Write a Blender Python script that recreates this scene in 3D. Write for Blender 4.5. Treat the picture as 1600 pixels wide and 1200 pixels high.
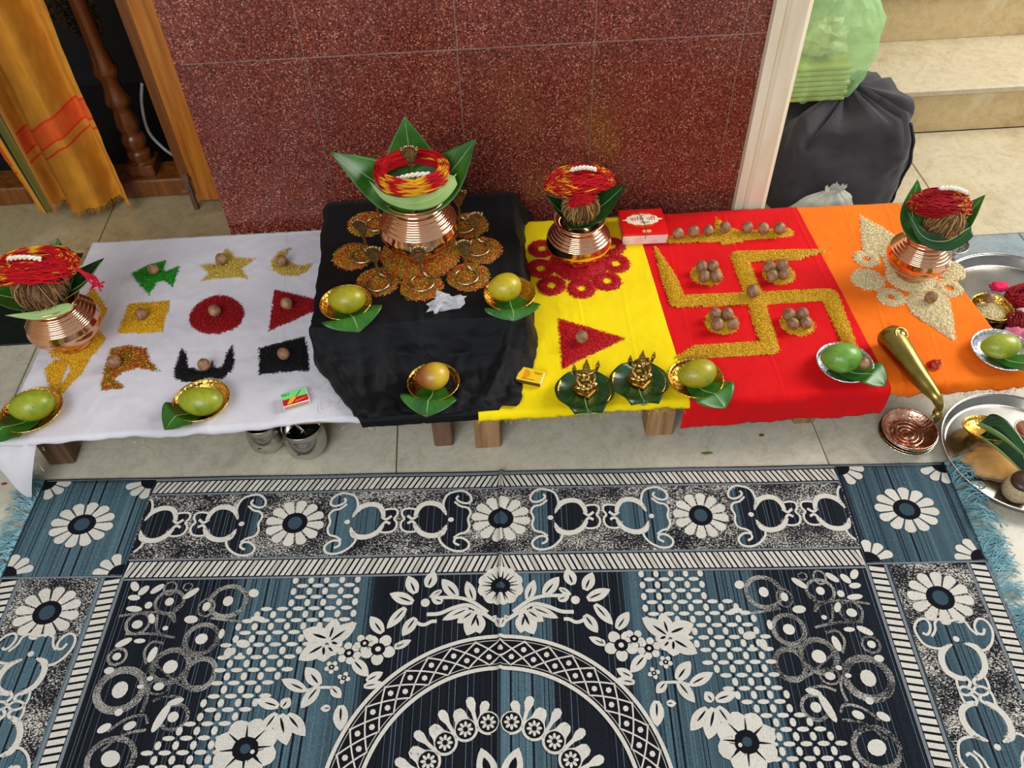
import bpy, bmesh, math, random
import numpy as np
from mathutils import Vector, Matrix, noise as mnoise

random.seed(7); rng = np.random.default_rng(7)
for o in list(bpy.data.objects): bpy.data.objects.remove(o)
SC = bpy.context.scene; COL = SC.collection
PI = math.pi

# ------------------------------------------------------------------ camera
FPX = 1313.0; CAMH = 1.25
R = np.array([[0.99770451, 0.06358663, -0.02329065],
              [-0.06276761, 0.7392696, -0.67047796],
              [-0.02541536, 0.67040078, 0.74156379]])
CAM = np.array([0, 0, CAMH])
cam = bpy.data.cameras.new('camera'); co = bpy.data.objects.new('camera', cam); COL.objects.link(co)
cam.sensor_width = 36; cam.lens = FPX / 1600 * 36; cam.clip_start = .02
M = Matrix([[*R[i], CAM[i]] for i in range(3)] + [[0, 0, 0, 1]]); co.matrix_world = M
SC.camera = co
# ------------------------------------------------------------------ world, lights, exposure
w = bpy.data.worlds.new('world'); SC.world = w; w.use_nodes = True
w.node_tree.nodes['Background'].inputs[0].default_value = (.93, .96, 1, 1)
w.node_tree.nodes['Background'].inputs[1].default_value = .36
def area(name, loc, target, sx, sy, power, col=(1, 1, 1)):
    l = bpy.data.lights.new(name, 'AREA'); l.shape = 'RECTANGLE'; l.size = sx; l.size_y = sy; l.energy = power; l.color = col
    o = bpy.data.objects.new(name, l); COL.objects.link(o); o.location = loc
    d = Vector(target) - Vector(loc); o.rotation_euler = d.to_track_quat('-Z', 'Y').to_euler()
area('window_daylight', (3.0, 1.75, 2.1), (.1, 1.1, .1), 1.5, 1.7, 88, (1, .97, .92))
area('doorway_daylight', (-1.2, -1.9, 2.6), (0, 1.1, .1), 2.4, 1.8, 80, (.92, .96, 1))
vs = SC.view_settings; vs.view_transform = 'Standard'; vs.look = 'None'; vs.exposure = .35; vs.gamma = 1; vs.use_curve_mapping = False

# ------------------------------------------------------------------ helpers: coordinates
def at(u, v, z=0.0):
    """ground point (photo pixel -> point on the horizontal plane at height z)"""
    r = R @ np.array([u - 800, 600 - v, -FPX]); return CAM + (z - CAMH) / r[2] * r
def aty(u, v, y):
    r = R @ np.array([u - 800, 600 - v, -FPX]); return CAM + y / r[1] * r
def crop(pts, s, ox, oy): return [(x / s + ox, y / s + oy) for x, y in pts]
def flat(pts, z): return np.array([at(u, v, z)[:2] for u, v in pts])
def lin(h):
    c = [int(h[i:i + 2], 16) / 255 for i in (0, 2, 4)]
    return tuple((x / 12.92 if x <= .04045 else ((x + .055) / 1.055) ** 2.4) for x in c) + (1.0,)

# ------------------------------------------------------------------ helpers: objects
def obj(name, V, F, mat, parent=None, org=None, smooth=True, col=None, midx=None):
    me = bpy.data.meshes.new(name)
    V = np.array(V, dtype=np.float64).reshape(-1, 3)
    if org is not None: V = V - np.array(org)
    if isinstance(F, np.ndarray):
        k = F.shape[1]
        me.vertices.add(len(V)); me.vertices.foreach_set('co', V.ravel())
        me.loops.add(F.size); me.loops.foreach_set('vertex_index', F.ravel().astype(np.int32))
        me.polygons.add(len(F)); me.polygons.foreach_set('loop_start', np.arange(0, F.size, k, dtype=np.int32))
        me.update(calc_edges=True)
    else:
        me.from_pydata(V.tolist(), [], F)
    for m in (mat if isinstance(mat, (list, tuple)) else [mat]): me.materials.append(m)
    if midx is not None: me.polygons.foreach_set('material_index', np.array(midx, dtype=np.int32))
    if col is not None:
        a = me.attributes.new('col', 'FLOAT_COLOR', 'POINT')
        c = np.ones((len(V), 4)); c[:, :3] = col[:, :3] if isinstance(col, np.ndarray) else np.array([tuple(q)[:3] for q in col]); a.data.foreach_set('color', c.ravel())
    if smooth: me.polygons.foreach_set('use_smooth', np.ones(len(me.polygons), dtype=bool))
    me.update()
    o = bpy.data.objects.new(name, me); COL.objects.link(o)
    if org is not None: o.location = Vector(org)
    if parent is not None:
        o.parent = parent
        if org is not None: o.location = Vector(org) - parent.location
    return o
def tag(o, label, cat, group=None, kind=None):
    o['label'] = label; o['category'] = cat
    if group: o['group'] = group
    if kind: o['kind'] = kind
    return o
def thing(name, label, cat, loc=(0, 0, 0), rz=0, group=None):
    o = bpy.data.objects.new(name, None); COL.objects.link(o); o.location = Vector(loc); o.rotation_euler = (0, 0, rz); o.empty_display_size = .03
    return tag(o, label, cat, group)
def structure(o): o['kind'] = 'structure'; return o
def clone(root, loc, rz, label, name=None):
    r = root.copy(); COL.objects.link(r); r.location = Vector(loc); r.rotation_euler = (0, 0, rz); r['label'] = label
    for ch in root.children:
        c = ch.copy(); COL.objects.link(c); c.parent = r
        for g in ch.children:
            d = g.copy(); COL.objects.link(d); d.parent = c
    return r

# ------------------------------------------------------------------ helpers: shapes -> (V, F)
def join(*parts):
    V = []; F = []; n = 0
    for v, f in parts:
        V += [tuple(p) for p in v]; F += [tuple(int(i) + n for i in q) for q in f]; n += len(v)
    return V, F
def box(x0, x1, y0, y1, z0, z1, b=0):
    if b <= 0:
        V = [(x, y, z) for x in (x0, x1) for y in (y0, y1) for z in (z0, z1)]
        return V, [(0, 1, 3, 2), (4, 6, 7, 5), (0, 4, 5, 1), (2, 3, 7, 6), (0, 2, 6, 4), (1, 5, 7, 3)]
    bm = bmesh.new(); bmesh.ops.create_cube(bm, size=1)
    for v in bm.verts: v.co = ((x0 + x1) / 2 + v.co.x * (x1 - x0), (y0 + y1) / 2 + v.co.y * (y1 - y0), (z0 + z1) / 2 + v.co.z * (z1 - z0))
    bmesh.ops.bevel(bm, geom=bm.edges[:], offset=b, segments=1, affect='EDGES')
    V = [tuple(v.co) for v in bm.verts]; F = [tuple(v.index for v in f.verts) for f in bm.faces]; bm.free(); return V, F
def lathe(prof, n=40, closed=False, wob=None):
    V = []; F = []
    for i, (r, z) in enumerate(prof):
        for k in range(n):
            a = 2 * PI * k / n; rr = r if wob is None else r + wob(i, a); V.append((rr * math.cos(a), rr * math.sin(a), z))
    for i in range(len(prof) - 1):
        for k in range(n): F.append((i * n + k, i * n + (k + 1) % n, (i + 1) * n + (k + 1) % n, (i + 1) * n + k))
    if prof[0][0] > 1e-6 and closed: F.append(tuple(range(n))[::-1])
    if prof[-1][0] > 1e-6 and closed: F.append(tuple((len(prof) - 1) * n + k for k in range(n)))
    return V, F
def cr(pts, n):
    """Catmull-Rom resample to n points"""
    P = np.array(pts, float); 
    if len(P) == 2: t = np.linspace(0, 1, n)[:, None]; return P[0] * (1 - t) + P[1] * t
    Q = np.vstack([2 * P[0] - P[1], P, 2 * P[-1] - P[-2]]); out = []
    for t in np.linspace(0, len(P) - 1 - 1e-9, n):
        i = int(t); f = t - i; a, b, c, d = Q[i], Q[i + 1], Q[i + 2], Q[i + 3]
        out.append(.5 * (2 * b + (c - a) * f + (2 * a - 5 * b + 4 * c - d) * f * f + (3 * b - a - 3 * c + d) * f ** 3))
    return np.array(out)
def tube(pts, r, n=8, caps=True, closed=False):
    P = np.array(pts, float); N = len(P); rr = np.full(N, r) if np.isscalar(r) else np.array(r, float)
    T = np.roll(P, -1, 0) - np.roll(P, 1, 0) if closed else np.gradient(P, axis=0)
    T /= np.linalg.norm(T, axis=1)[:, None] + 1e-12
    ref = np.array([0, 0, 1.0]) if abs(T[:, 2]).mean() < .7 else np.array([0, 1.0, 0])
    A = np.cross(T, ref); ln = np.linalg.norm(A, axis=1)[:, None]; A = A / (ln + 1e-9)
    for i in range(1, N):
        A[i] = A[i - 1] - T[i] * (A[i - 1] @ T[i]); A[i] /= np.linalg.norm(A[i]) + 1e-9
    B = np.cross(T, A)
    ang = np.arange(n) * 2 * PI / n
    V = (P[:, None] + rr[:, None, None] * (np.cos(ang)[None, :, None] * A[:, None] + np.sin(ang)[None, :, None] * B[:, None])).reshape(-1, 3)
    i = np.arange(N if closed else N - 1)[:, None] * n; k = np.arange(n)[None]; nx = (k + 1) % n; j = (i + n) % (N * n)
    F = [tuple(q) for q in np.stack([i + k, i + nx, j + nx, j + k], -1).reshape(-1, 4)]
    if caps and not closed: F += [tuple(range(n))[::-1], tuple((N - 1) * n + q for q in range(n))]
    return V, F
def ell(c, r, nu=16, nv=10, rot=None):
    V = []; F = []
    for i in range(nv + 1):
        th = PI * i / nv
        for k in range(nu):
            p = Vector((r[0] * math.sin(th) * math.cos(2 * PI * k / nu), r[1] * math.sin(th) * math.sin(2 * PI * k / nu), r[2] * math.cos(th)))
            if rot is not None: p = rot @ p
            V.append((p.x + c[0], p.y + c[1], p.z + c[2]))
    for i in range(nv):
        for k in range(nu): F.append((i * nu + k, (i + 1) * nu + k, (i + 1) * nu + (k + 1) % nu, i * nu + (k + 1) % nu))
    return V, F
def xform(vf, m): return [tuple(m @ Vector(p)) for p in vf[0]], vf[1]
def prism(poly, z0, z1, inset=0):
    n = len(poly); c = np.mean(poly, 0); top = [tuple(np.array(p) + (c - np.array(p)) * inset) for p in poly]
    V = [(x, y, z0) for x, y in poly] + [(x, y, z1) for x, y in top]
    return V, [tuple(range(n))[::-1], tuple(range(n, 2 * n))] + [(i, (i + 1) % n, n + (i + 1) % n, n + i) for i in range(n)]
def surf(fn, nu, nv):
    V = [fn(i / nu, j / nv) for j in range(nv + 1) for i in range(nu + 1)]
    F = [(j * (nu + 1) + i, j * (nu + 1) + i + 1, (j + 1) * (nu + 1) + i + 1, (j + 1) * (nu + 1) + i) for j in range(nv) for i in range(nu)]
    return V, F
def fbm(x, y, z=0.0, o=3): return mnoise.fractal(Vector((x, y, z)), .6, 2.0, o)
def sstep(a, b, x):
    t = min(1, max(0, (x - a) / (b - a))); return t * t * (3 - 2 * t)

# ------------------------------------------------------------------ helpers: materials
class NT:
    def __init__(s, m): s.t = m.node_tree; s.n = s.t.nodes; s.l = s.t.links
    def add(s, typ, **kw):
        n = s.n.new(typ)
        for k, v in kw.items():
            if k.startswith('_'): setattr(n, k[1:], v)
            else: n.inputs[k.replace('__', ' ')].default_value = v
        return n
    def link(s, a, b): s.l.new(a, b)
def base_mat(name, rough=.5, metal=0.0, **kw):
    m = bpy.data.materials.new(name); m.use_nodes = True; nt = NT(m); b = nt.n['Principled BSDF']
    b.inputs['Roughness'].default_value = rough; b.inputs['Metallic'].default_value = metal
    for k, v in kw.items(): b.inputs[k.replace('__', ' ')].default_value = v
    return m, nt, b
def ramp(nt, fac, stops, interp='LINEAR'):
    r = nt.add('ShaderNodeValToRGB'); e = r.color_ramp.elements; r.color_ramp.interpolation = interp
    while len(e) < len(stops): e.new(.5)
    for k, (p, c) in zip(e, stops): k.position = p; k.color = c
    nt.link(fac, r.inputs[0]); return r
def mixc(nt, fac, a, b, blend='MIX'):
    n = nt.add('ShaderNodeMix', _data_type='RGBA', _blend_type=blend)
    for s, x in ((0, fac), (6, a), (7, b)):
        if hasattr(x, 'links'): nt.link(x, n.inputs[s])
        else: n.inputs[s].default_value = x
    return n.outputs[2]
def coords(nt, which='Object', scale=None):
    tc = nt.add('ShaderNodeTexCoord'); o = tc.outputs[which]
    if scale is not None:
        mp = nt.add('ShaderNodeMapping'); mp.inputs['Scale'].default_value = scale; nt.link(o, mp.inputs[0]); o = mp.outputs[0]
    return o
def noise(nt, co, scale, detail=3, rough=.5):
    n = nt.add('ShaderNodeTexNoise', Scale=scale, Detail=detail, Roughness=rough); nt.link(co, n.inputs['Vector']); return n.outputs[0]
def bump(nt, b, h, strength=.3, dist=.002):
    n = nt.add('ShaderNodeBump', Strength=strength, Distance=dist); nt.link(h, n.inputs['Height']); nt.link(n.outputs[0], b.inputs['Normal'])
def simple(name, c1, c2=None, scale=20, rough=.5, metal=0, bmp=None, stretch=None, **kw):
    """two-tone noise material with optional bump (scale, strength, distance)"""
    m, nt, b = base_mat(name, rough, metal, **kw); co = coords(nt, 'Object', stretch)
    if c2 is None: b.inputs['Base Color'].default_value = c1
    else:
        r = ramp(nt, noise(nt, co, scale, 4), [(.35, c1), (.65, c2)]); nt.link(r.outputs[0], b.inputs['Base Color'])
    if bmp: bump(nt, b, noise(nt, co, bmp[0], 3), bmp[1], bmp[2] if len(bmp) > 2 else .002)
    return m
def attr_mat(name, rough=.6, spec=.4, speck=None, bmp=None, **kw):
    """colour from the 'col' attribute, with fine thread/grain variation"""
    m, nt, b = base_mat(name, rough, 0, **kw); b.inputs['Specular IOR Level'].default_value = spec
    a = nt.add('ShaderNodeAttribute', _attribute_name='col'); c = a.outputs[0]; co = coords(nt)
    if speck:
        r = ramp(nt, noise(nt, co, speck[0], 2), [(.3, (speck[1],) * 3 + (1,)), (.7, (1, 1, 1, 1))]); c = mixc(nt, 1.0, c, r.outputs[0], 'MULTIPLY')
    nt.link(c, b.inputs['Base Color'])
    if bmp: bump(nt, b, noise(nt, co, bmp[0], 2), bmp[1], .001)
    return m

def cloth_mat(name, c1, c2, rough=.85, weave=900, sheen=.15):
    m, nt, b = base_mat(name, rough, 0); b.inputs['Sheen Weight'].default_value = sheen; b.inputs['Specular IOR Level'].default_value = .2
    co = coords(nt); r = ramp(nt, noise(nt, co, 7, 5, .6), [(.35, c1), (.68, c2)]); nt.link(r.outputs[0], b.inputs['Base Color'])
    wv = nt.add('ShaderNodeTexWave', Scale=weave, Distortion=.6); nt.link(co, wv.inputs[0])
    ad = nt.add('ShaderNodeMath', _operation='ADD'); nt.link(wv.outputs[1], ad.inputs[0])
    mu = nt.add('ShaderNodeMath', _operation='MULTIPLY'); mu.inputs[1].default_value = 6; nt.link(noise(nt, co, 14, 4), mu.inputs[0]); nt.link(mu.outputs[0], ad.inputs[1])
    bump(nt, b, ad.outputs[0], .25, .0012); return m

def marble(name, base, vein, dark, rough=.18, scale=3, spec=.5):
    m, nt, b = base_mat(name, rough, 0); co = coords(nt); b.inputs['Specular IOR Level'].default_value = spec
    n1 = noise(nt, co, scale, 6, .62); r = ramp(nt, n1, [(.3, dark), (.47, base), (.6, base), (.75, vein)])
    sp = ramp(nt, noise(nt, co, 55, 5, .7), [(.3, (.82, .82, .8, 1)), (.55, (1, 1, 1, 1))])
    c = mixc(nt, 1.0, r.outputs[0], sp.outputs[0], 'MULTIPLY')
    vn = nt.add('ShaderNodeTexNoise', Scale=scale * 1.7, Detail=8, Roughness=.7, Distortion=1.6); nt.link(co, vn.inputs[0])
    vr = ramp(nt, vn.outputs[0], [(.485, (1, 1, 1, 1)), (.5, (.72, .66, .56, 1)), (.515, (1, 1, 1, 1))])
    c = mixc(nt, .55, c, mixc(nt, 1.0, c, vr.outputs[0], 'MULTIPLY')); nt.link(c, b.inputs['Base Color'])
    rr = ramp(nt, n1, [(.3, (rough * .7,) * 3 + (1,)), (.7, (rough * 1.5,) * 3 + (1,))]); nt.link(rr.outputs[0], b.inputs['Roughness']); return m

M_ = {}
M_['floor'] = marble('pale_marble', lin('c4beaa'), lin('d4cdb9'), lin('aaa695'), .34, 4, .3)
M_['landing'] = marble('cream_marble', lin('bfb295'), lin('cec3ab'), lin('a99975'), .22, 3)
M_['stair'] = marble('sand_marble', lin('c9b182'), lin('d8c8a4'), lin('a88a55'), .3, 5)
M_['threshold'] = marble('threshold_marble', lin('b3a27a'), lin('c6b894'), lin('94835c'), .3, 5)
M_['greenstone'] = marble('dark_green_stone', lin('1d231f'), lin('3a423a'), lin('0d100e'), .15, 7)
M_['bluestone'] = marble('blue_grey_stone', lin('8b979b'), lin('aab4b6'), lin('6c787c'), .2, 6)
M_['pale_grout'] = simple('pale_grout', lin('a8948a'), lin('8a7468'), 40, .9)
M_['grout'] = simple('grout', lin('6d675c'), lin('4d4a42'), 40, .9)
def granite():
    m, nt, b = base_mat('red_granite', .2); co = coords(nt)
    v = nt.add('ShaderNodeTexVoronoi', Scale=400.0); nt.link(co, v.inputs[0])
    sx = nt.add('ShaderNodeSeparateColor'); nt.link(v.outputs['Color'], sx.inputs[0])
    r = ramp(nt, sx.outputs[0], [(0, lin('5e2822')), (.22, lin('7e3a2e')), (.5, lin('94503e')), (.7, lin('6a2f28')), (.87, lin('b58069')), (.955, lin('2c1614'))], 'CONSTANT')
    n2 = ramp(nt, noise(nt, co, 420, 2), [(.36, (.45, .4, .4, 1)), (.52, (1, 1, 1, 1)), (.68, (1.5, 1.35, 1.25, 1))])
    c = mixc(nt, 1.0, r.outputs[0], n2.outputs[0], 'MULTIPLY')
    n3 = ramp(nt, noise(nt, co, 2.6, 4), [(.3, (.72, .66, .66, 1)), (.7, (1.1, 1.1, 1.1, 1))])
    c = mixc(nt, 1.0, c, n3.outputs[0], 'MULTIPLY'); nt.link(c, b.inputs['Base Color'])
    rr = ramp(nt, noise(nt, co, 9, 4), [(.3, (.16,) * 3 + (1,)), (.7, (.34,) * 3 + (1,))]); nt.link(rr.outputs[0], b.inputs['Roughness'])
    return m
M_['granite'] = granite()
M_['jamb'] = simple('cream_paint_wood', lin('dccfb0'), lin('e9e1cb'), 30, .4, 0, (60, .15), (1, 1, .15))
def wood(name, c1, c2, c3, rough=.45, stretch=(1, 1, .06), scale=60):
    m, nt, b = base_mat(name, rough); co = coords(nt, 'Object', stretch)
    n = noise(nt, co, scale, 6, .65); r = ramp(nt, n, [(.3, c1), (.5, c2), (.7, c3)]); nt.link(r.outputs[0], b.inputs['Base Color']); bump(nt, b, n, .25, .002); return m
M_['oak'] = wood('raw_wood', lin('6b4e30'), lin('94704a'), lin('b08c62'), .7)
M_['oldwood'] = wood('dusty_brown_wood', lin('4a3526'), lin('6a4e38'), lin('80644c'), .75)
M_['board'] = wood('plank_wood', lin('6f5437'), lin('97784f'), lin('b5986c'), .7, (.06, 1, 1))
M_['post'] = wood('varnished_orange_wood', lin('8a4a14'), lin('b0681e'), lin('c27d30'), .35)
M_['post_dark'] = wood('varnished_brown_wood', lin('5a2c0c'), lin('74400f'), lin('8a5220'), .4)
M_['turned'] = wood('turned_brown_wood', lin('4a230d'), lin('6a3614'), lin('7c471f'), .28)
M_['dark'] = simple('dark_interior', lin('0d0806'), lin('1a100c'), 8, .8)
M_['white_cloth'] = cloth_mat('white_cotton', lin('c9c6cc'), lin('d6d4da'))
M_['black_cloth'] = cloth_mat('black_cotton', lin('030406'), lin('08090d'), .8, 900, .03)
M_['yellow_cloth'] = cloth_mat('yellow_cotton', lin('eccf00'), lin('f3da02'), .85, 900, .02)
M_['red_cloth'] = cloth_mat('red_cotton', lin('cc0209'), lin('dc040c'), .85, 900, .02)
M_['orange_cloth'] = cloth_mat('orange_cotton', lin('e86806'), lin('f0760c'), .85, 900, .02)
b_ = M_['black_cloth'].node_tree.nodes['Principled BSDF']; b_.inputs['Roughness'].default_value = .56; b_.inputs['Specular IOR Level'].default_value = .2
M_['white_thread'] = simple('white_yarn', lin('d9d2bd'), lin('efe9d8'), 200, .8)
M_['yellow_thread'] = simple('yellow_yarn', lin('d2b000'), None, 1, .8)
M_['orange_thread'] = simple('orange_yarn', lin('c4540a'), None, 1, .8)
M_['grain'] = attr_mat('dyed_rice', .5, .35)
M_['thread'] = attr_mat('dyed_yarn', .75, .25)
M_['rugyarn'] = attr_mat('rug_yarn', .95, .1, (900, .55), (1200, .5))
M_['copper'] = simple('polished_copper', lin('e2a078'), lin('f0c09c'), 6, .12, 1, (25, .06))
M_['brass'] = simple('old_brass', lin('9a7c3c'), lin('d2b068'), 120, .26, 1, (300, .12))
M_['brass_dark'] = simple('dull_brass', lin('97855c'), lin('cdbd92'), 160, .34, 1, (400, .15))
M_['horn_brass'] = simple('greenish_brass', lin('7c6c32'), lin('a89650'), 18, .3, 1, (30, .2))
M_['steel'] = simple('stainless_steel', lin('b4b0a8'), lin('cac8c2'), 10, .2, 1, (40, .05))
M_['tray_steel'] = simple('brushed_steel', lin('8e8a82'), lin('aaa69e'), 12, .24, 1, (40, .05))
M_['steel_in'] = simple('dark_liquid', lin('050505'), lin('0c0b0a'), 8, .3)
M_['gold_foil'] = simple('gold_foil', lin('c99a3c'), lin('e2bd62'), 80, .24, 1, (130, .7, .003))
M_['silver_foil'] = simple('silver_foil', lin('c4c4c8'), lin('e6e6ea'), 80, .25, 1, (120, .6, .003))
M_['copper_foil'] = simple('copper_foil', lin('d08a64'), lin('f0c8b0'), 60, .2, 1, (110, .6, .003))
M_['nut'] = simple('betel_nut_shell', lin('724e34'), lin('a88058'), 90, .5, 0, (200, .3))
M_['nut_tip'] = simple('betel_nut_tip', lin('b59a80'), lin('8a684e'), 160, .6)
M_['fibre'] = attr_mat('coconut_fibre', .85, .2)
M_['husk'] = simple('coconut_husk', lin('3d2817'), lin('7a5836'), 60, .9, 0, (140, .8, .004))
def leafm(name, c1, c2, rib, rough=.3):
    m, nt, b = base_mat(name, rough); a = nt.add('ShaderNodeAttribute', _attribute_name='col'); sp = nt.add('ShaderNodeSeparateColor'); nt.link(a.outputs[0], sp.inputs[0])
    co = coords(nt); r = ramp(nt, noise(nt, co, 25, 4), [(.3, c1), (.7, c2)])
    # r: distance from midrib 0..1, g: along the leaf; side veins
    mu = nt.add('ShaderNodeMath', _operation='MULTIPLY_ADD'); nt.link(sp.outputs[0], mu.inputs[0]); mu.inputs[1].default_value = -.45; nt.link(sp.outputs[1], mu.inputs[2])
    wv = nt.add('ShaderNodeMath', _operation='MULTIPLY'); nt.link(mu.outputs[0], wv.inputs[0]); wv.inputs[1].default_value = 8.0
    fr = nt.add('ShaderNodeMath', _operation='FRACT'); nt.link(wv.outputs[0], fr.inputs[0])
    vr = ramp(nt, fr.outputs[0], [(0, (1, 1, 1, 1)), (.06, (0, 0, 0, 1)), (.94, (0, 0, 0, 1)), (1, (1, 1, 1, 1))])
    mr = ramp(nt, sp.outputs[0], [(0, (1, 1, 1, 1)), (.05, (0, 0, 0, 1))])
    c = mixc(nt, mixc(nt, .35, (0, 0, 0, 1), vr.outputs[0]), r.outputs[0], rib); c = mixc(nt, mixc(nt, .8, (0, 0, 0, 1), mr.outputs[0]), c, rib)
    nt.link(c, b.inputs['Base Color']); bump(nt, b, fr.outputs[0], .25, .002); return m
M_['leaf'] = leafm('betel_leaf', lin('1a4a10'), lin('326f1a'), lin('5d8c38'), .36)
M_['leaf_dark'] = leafm('dark_betel_leaf', lin('0c2c10'), lin('1b4a18'), lin('3f6e30'), .25)
M_['leaf_under'] = leafm('leaf_underside', lin('7d9a50'), lin('98b268'), lin('b2c48a'), .5)
def mango(name, stops, blush=None):
    m, nt, b = base_mat(name, .4); co = coords(nt); n = noise(nt, co, 26, 5, .65); r = ramp(nt, n, stops)
    c = r.outputs[0]
    if blush:
        s = nt.add('ShaderNodeSeparateXYZ'); nt.link(co, s.inputs[0]); mr = nt.add('ShaderNodeMapRange'); nt.link(s.outputs[0], mr.inputs[0])
        mr.inputs[1].default_value = .008; mr.inputs[2].default_value = -.02; c = mixc(nt, mr.outputs[0], c, blush)
    sp = ramp(nt, noise(nt, co, 260, 2), [(.28, (.55, .5, .35, 1)), (.36, (1, 1, 1, 1))]); c = mixc(nt, 1.0, c, sp.outputs[0], 'MULTIPLY')
    nt.link(c, b.inputs['Base Color']); b.inputs['Coat Weight'].default_value = .15; return m
M_['mango_yg'] = mango('yellow_green_mango', [(.3, lin('808614')), (.5, lin('a39414')), (.7, lin('6f8218'))])
M_['mango_y'] = mango('yellow_mango', [(.3, lin('a69212')), (.5, lin('bca616')), (.7, lin('968a18'))])
M_['mango_lime'] = mango('lime_mango', [(.3, lin('788a16')), (.5, lin('929a1c')), (.7, lin('627a16'))])
M_['mango_blush'] = mango('blushing_mango', [(.3, lin('b8901c')), (.6, lin('c8a826'))], lin('8c4a20'))
M_['mango_green'] = mango('green_mango', [(.3, lin('4f8024')), (.5, lin('6c9a34')), (.7, lin('3f7020'))])
M_['ink_red'] = simple('red_print', lin('c8102a'), None, 1, .5)
M_['ink_black'] = simple('black_print', lin('101010'), None, 1, .5)
M_['card_white'] = simple('white_card', lin('e6dcd4'), lin('f0eae2'), 30, .6)
M_['card_red'] = simple('red_card', lin('d40a0a'), lin('e01410'), 20, .35)
M_['card_pink'] = simple('pink_pages', lin('e8b8c4'), lin('f2dccf'), 40, .6)

# ================================================================== SETTING
T = .12; ZC = T + .003; ZS = .217; WY = 1.53        # table top, cloth on it, cloth on the stool, wall plane
fl = structure(obj('floor', *box(-2.2, 2.6, -1.2, 3.2, -.05, -.004), M_['grout']))
def tile(parent, name, x0, x1, y0, y1, z0, z1, m, b=.0012, g=.001, gz=0.0):
    c = ((x0 + x1) / 2, (y0 + y1) / 2, (z0 + z1) / 2)
    v = box(x0 + g, x1 - g, y0 + g, y1 - g, z0 + gz, z1 - gz, b); return obj(name, *v, m, parent, c, smooth=False)
xj = [-1.75, -.965, -.187, .604, 1.39, 2.2]
yj = [-1.0, -.2, .57, 1.335]
for i in range(5):
    for j in range(3): tile(fl, 'floor_tile', xj[i], xj[i + 1], yj[j], yj[j + 1], -.02, 0, M_['floor'])
for a, b_ in ((-1.75, -.93), (-.93, .4)): tile(fl, 'border_tile', a, b_, 1.335, 1.64, -.02, 0, M_['greenstone'])
for a, b_ in ((.4, 1.25), (1.25, 2.2)): tile(fl, 'border_tile', a, b_, 1.335, 1.505, -.02, 0, M_['bluestone'])
for a, b_ in ((-1.75, -.925), (-.925, -.55)): tile(fl, 'threshold_slab', a, b_, 1.64, 1.86, -.02, .004, M_['threshold'])
lj = [.4, 1.115, 1.83, 2.4]
for i in range(3): tile(fl, 'landing_tile', lj[i], lj[i + 1], 1.505, 1.945, -.02, 0, M_['landing'])

wl = structure(obj('wall_back', *box(-.545, .6, WY + .0016, WY + .3, 0, 1.6), M_['pale_grout']))
wx = [-.556, -.313, -.026, .234, .517, .565]
for i in range(5):
    for z0, z1 in ((0, .502), (.502, 1.05), (1.05, 1.6)): tile(wl, 'granite_slab', wx[i], wx[i + 1], WY, WY + .02, z0, z1, M_['granite'], .0006, .0008, .001)
for z0, z1 in ((0, .502), (.502, 1.05), (1.05, 1.6)): tile(wl, 'granite_slab', -.5559, -.5459, WY + .0205, WY + .3, z0, z1, M_['granite'], .0006, .0008, .001)
# cream door jamb with a moulded front at the right end of the wall
jp = [(.562, 1.53), (.562, 1.512), (.578, 1.505), (.583, 1.512), (.588, 1.502), (.618, 1.499), (.628, 1.506), (.63, 1.83), (.602, 1.83), (.602, 1.532)]
structure(obj('trim_1', *prism(jp, 0, 1.6), M_['jamb'], smooth=False))
structure(obj('wall_left', *box(-2.3, -2.2, -1.2, 1.86, 0, 1.6), M_['landing'], smooth=False))
# stairs
st = structure(obj('stairs', *box(.4, 2.3, 1.965, 3.1, -.01, .02), M_['grout']))
zz = [0, .13, .272, .41, .55]; yy = [1.945, 2.2, 2.46, 2.72, 3.0]
for k in range(4):
    for x0, x1 in ((.41, 1.62), (1.62, 2.3)):
        tile(st, 'riser_slab', x0 + .1 * (k % 2), x1 + .1 * (k % 2) * (x1 < 2), yy[k], yy[k] + .02, zz[k], zz[k + 1] - .02, M_['stair'])
        tile(st, 'tread_slab', x0, x1, yy[k] - .012, yy[k + 1] + .02, zz[k + 1] - .02, zz[k + 1], M_['landing'], .004)
structure(obj('wall_stair', *box(.4, 2.3, 3.0, 3.1, 0, 1.6), M_['stair']))
# doorway at the left: dark room behind, sill and post
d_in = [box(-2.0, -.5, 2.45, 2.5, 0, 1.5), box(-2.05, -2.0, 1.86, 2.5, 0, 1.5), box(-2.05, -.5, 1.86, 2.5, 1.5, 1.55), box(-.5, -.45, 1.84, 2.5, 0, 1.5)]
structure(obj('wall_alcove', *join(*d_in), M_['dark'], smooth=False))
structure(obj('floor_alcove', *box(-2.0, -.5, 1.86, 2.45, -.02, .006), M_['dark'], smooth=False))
dr = structure(thing('door_1', 'varnished wooden door frame', 'door frame', (-.68, 1.82, 0)))
for k in ('label', 'category'): del dr[k]
obj('door_post', *box(-.702, -.64, 1.79, 1.83, .022, 1.5, .003), M_['post'], dr, (-.68, 1.82, 0), False)
obj('door_stop', *box(-.742, -.66, 1.832, 1.875, .03, 1.5, .002), M_['post_dark'], dr, (-.68, 1.82, 0), False)
obj('door_sill', *box(-1.7, -.66, 1.842, 1.93, .006, .055, .004), M_['post_dark'], dr, (-.68, 1.82, 0), False)
hb = [box(-.716, -.704, 1.78, 1.79, .0, .105, .001), box(-.719, -.701, 1.776, 1.79, .085, .1, .002), box(-.728, -.71, 1.778, 1.786, .055, .065, .001)]
obj('bolt', *join(*hb), M_['oldwood'], dr, (-.68, 1.82, 0), False)

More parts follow.
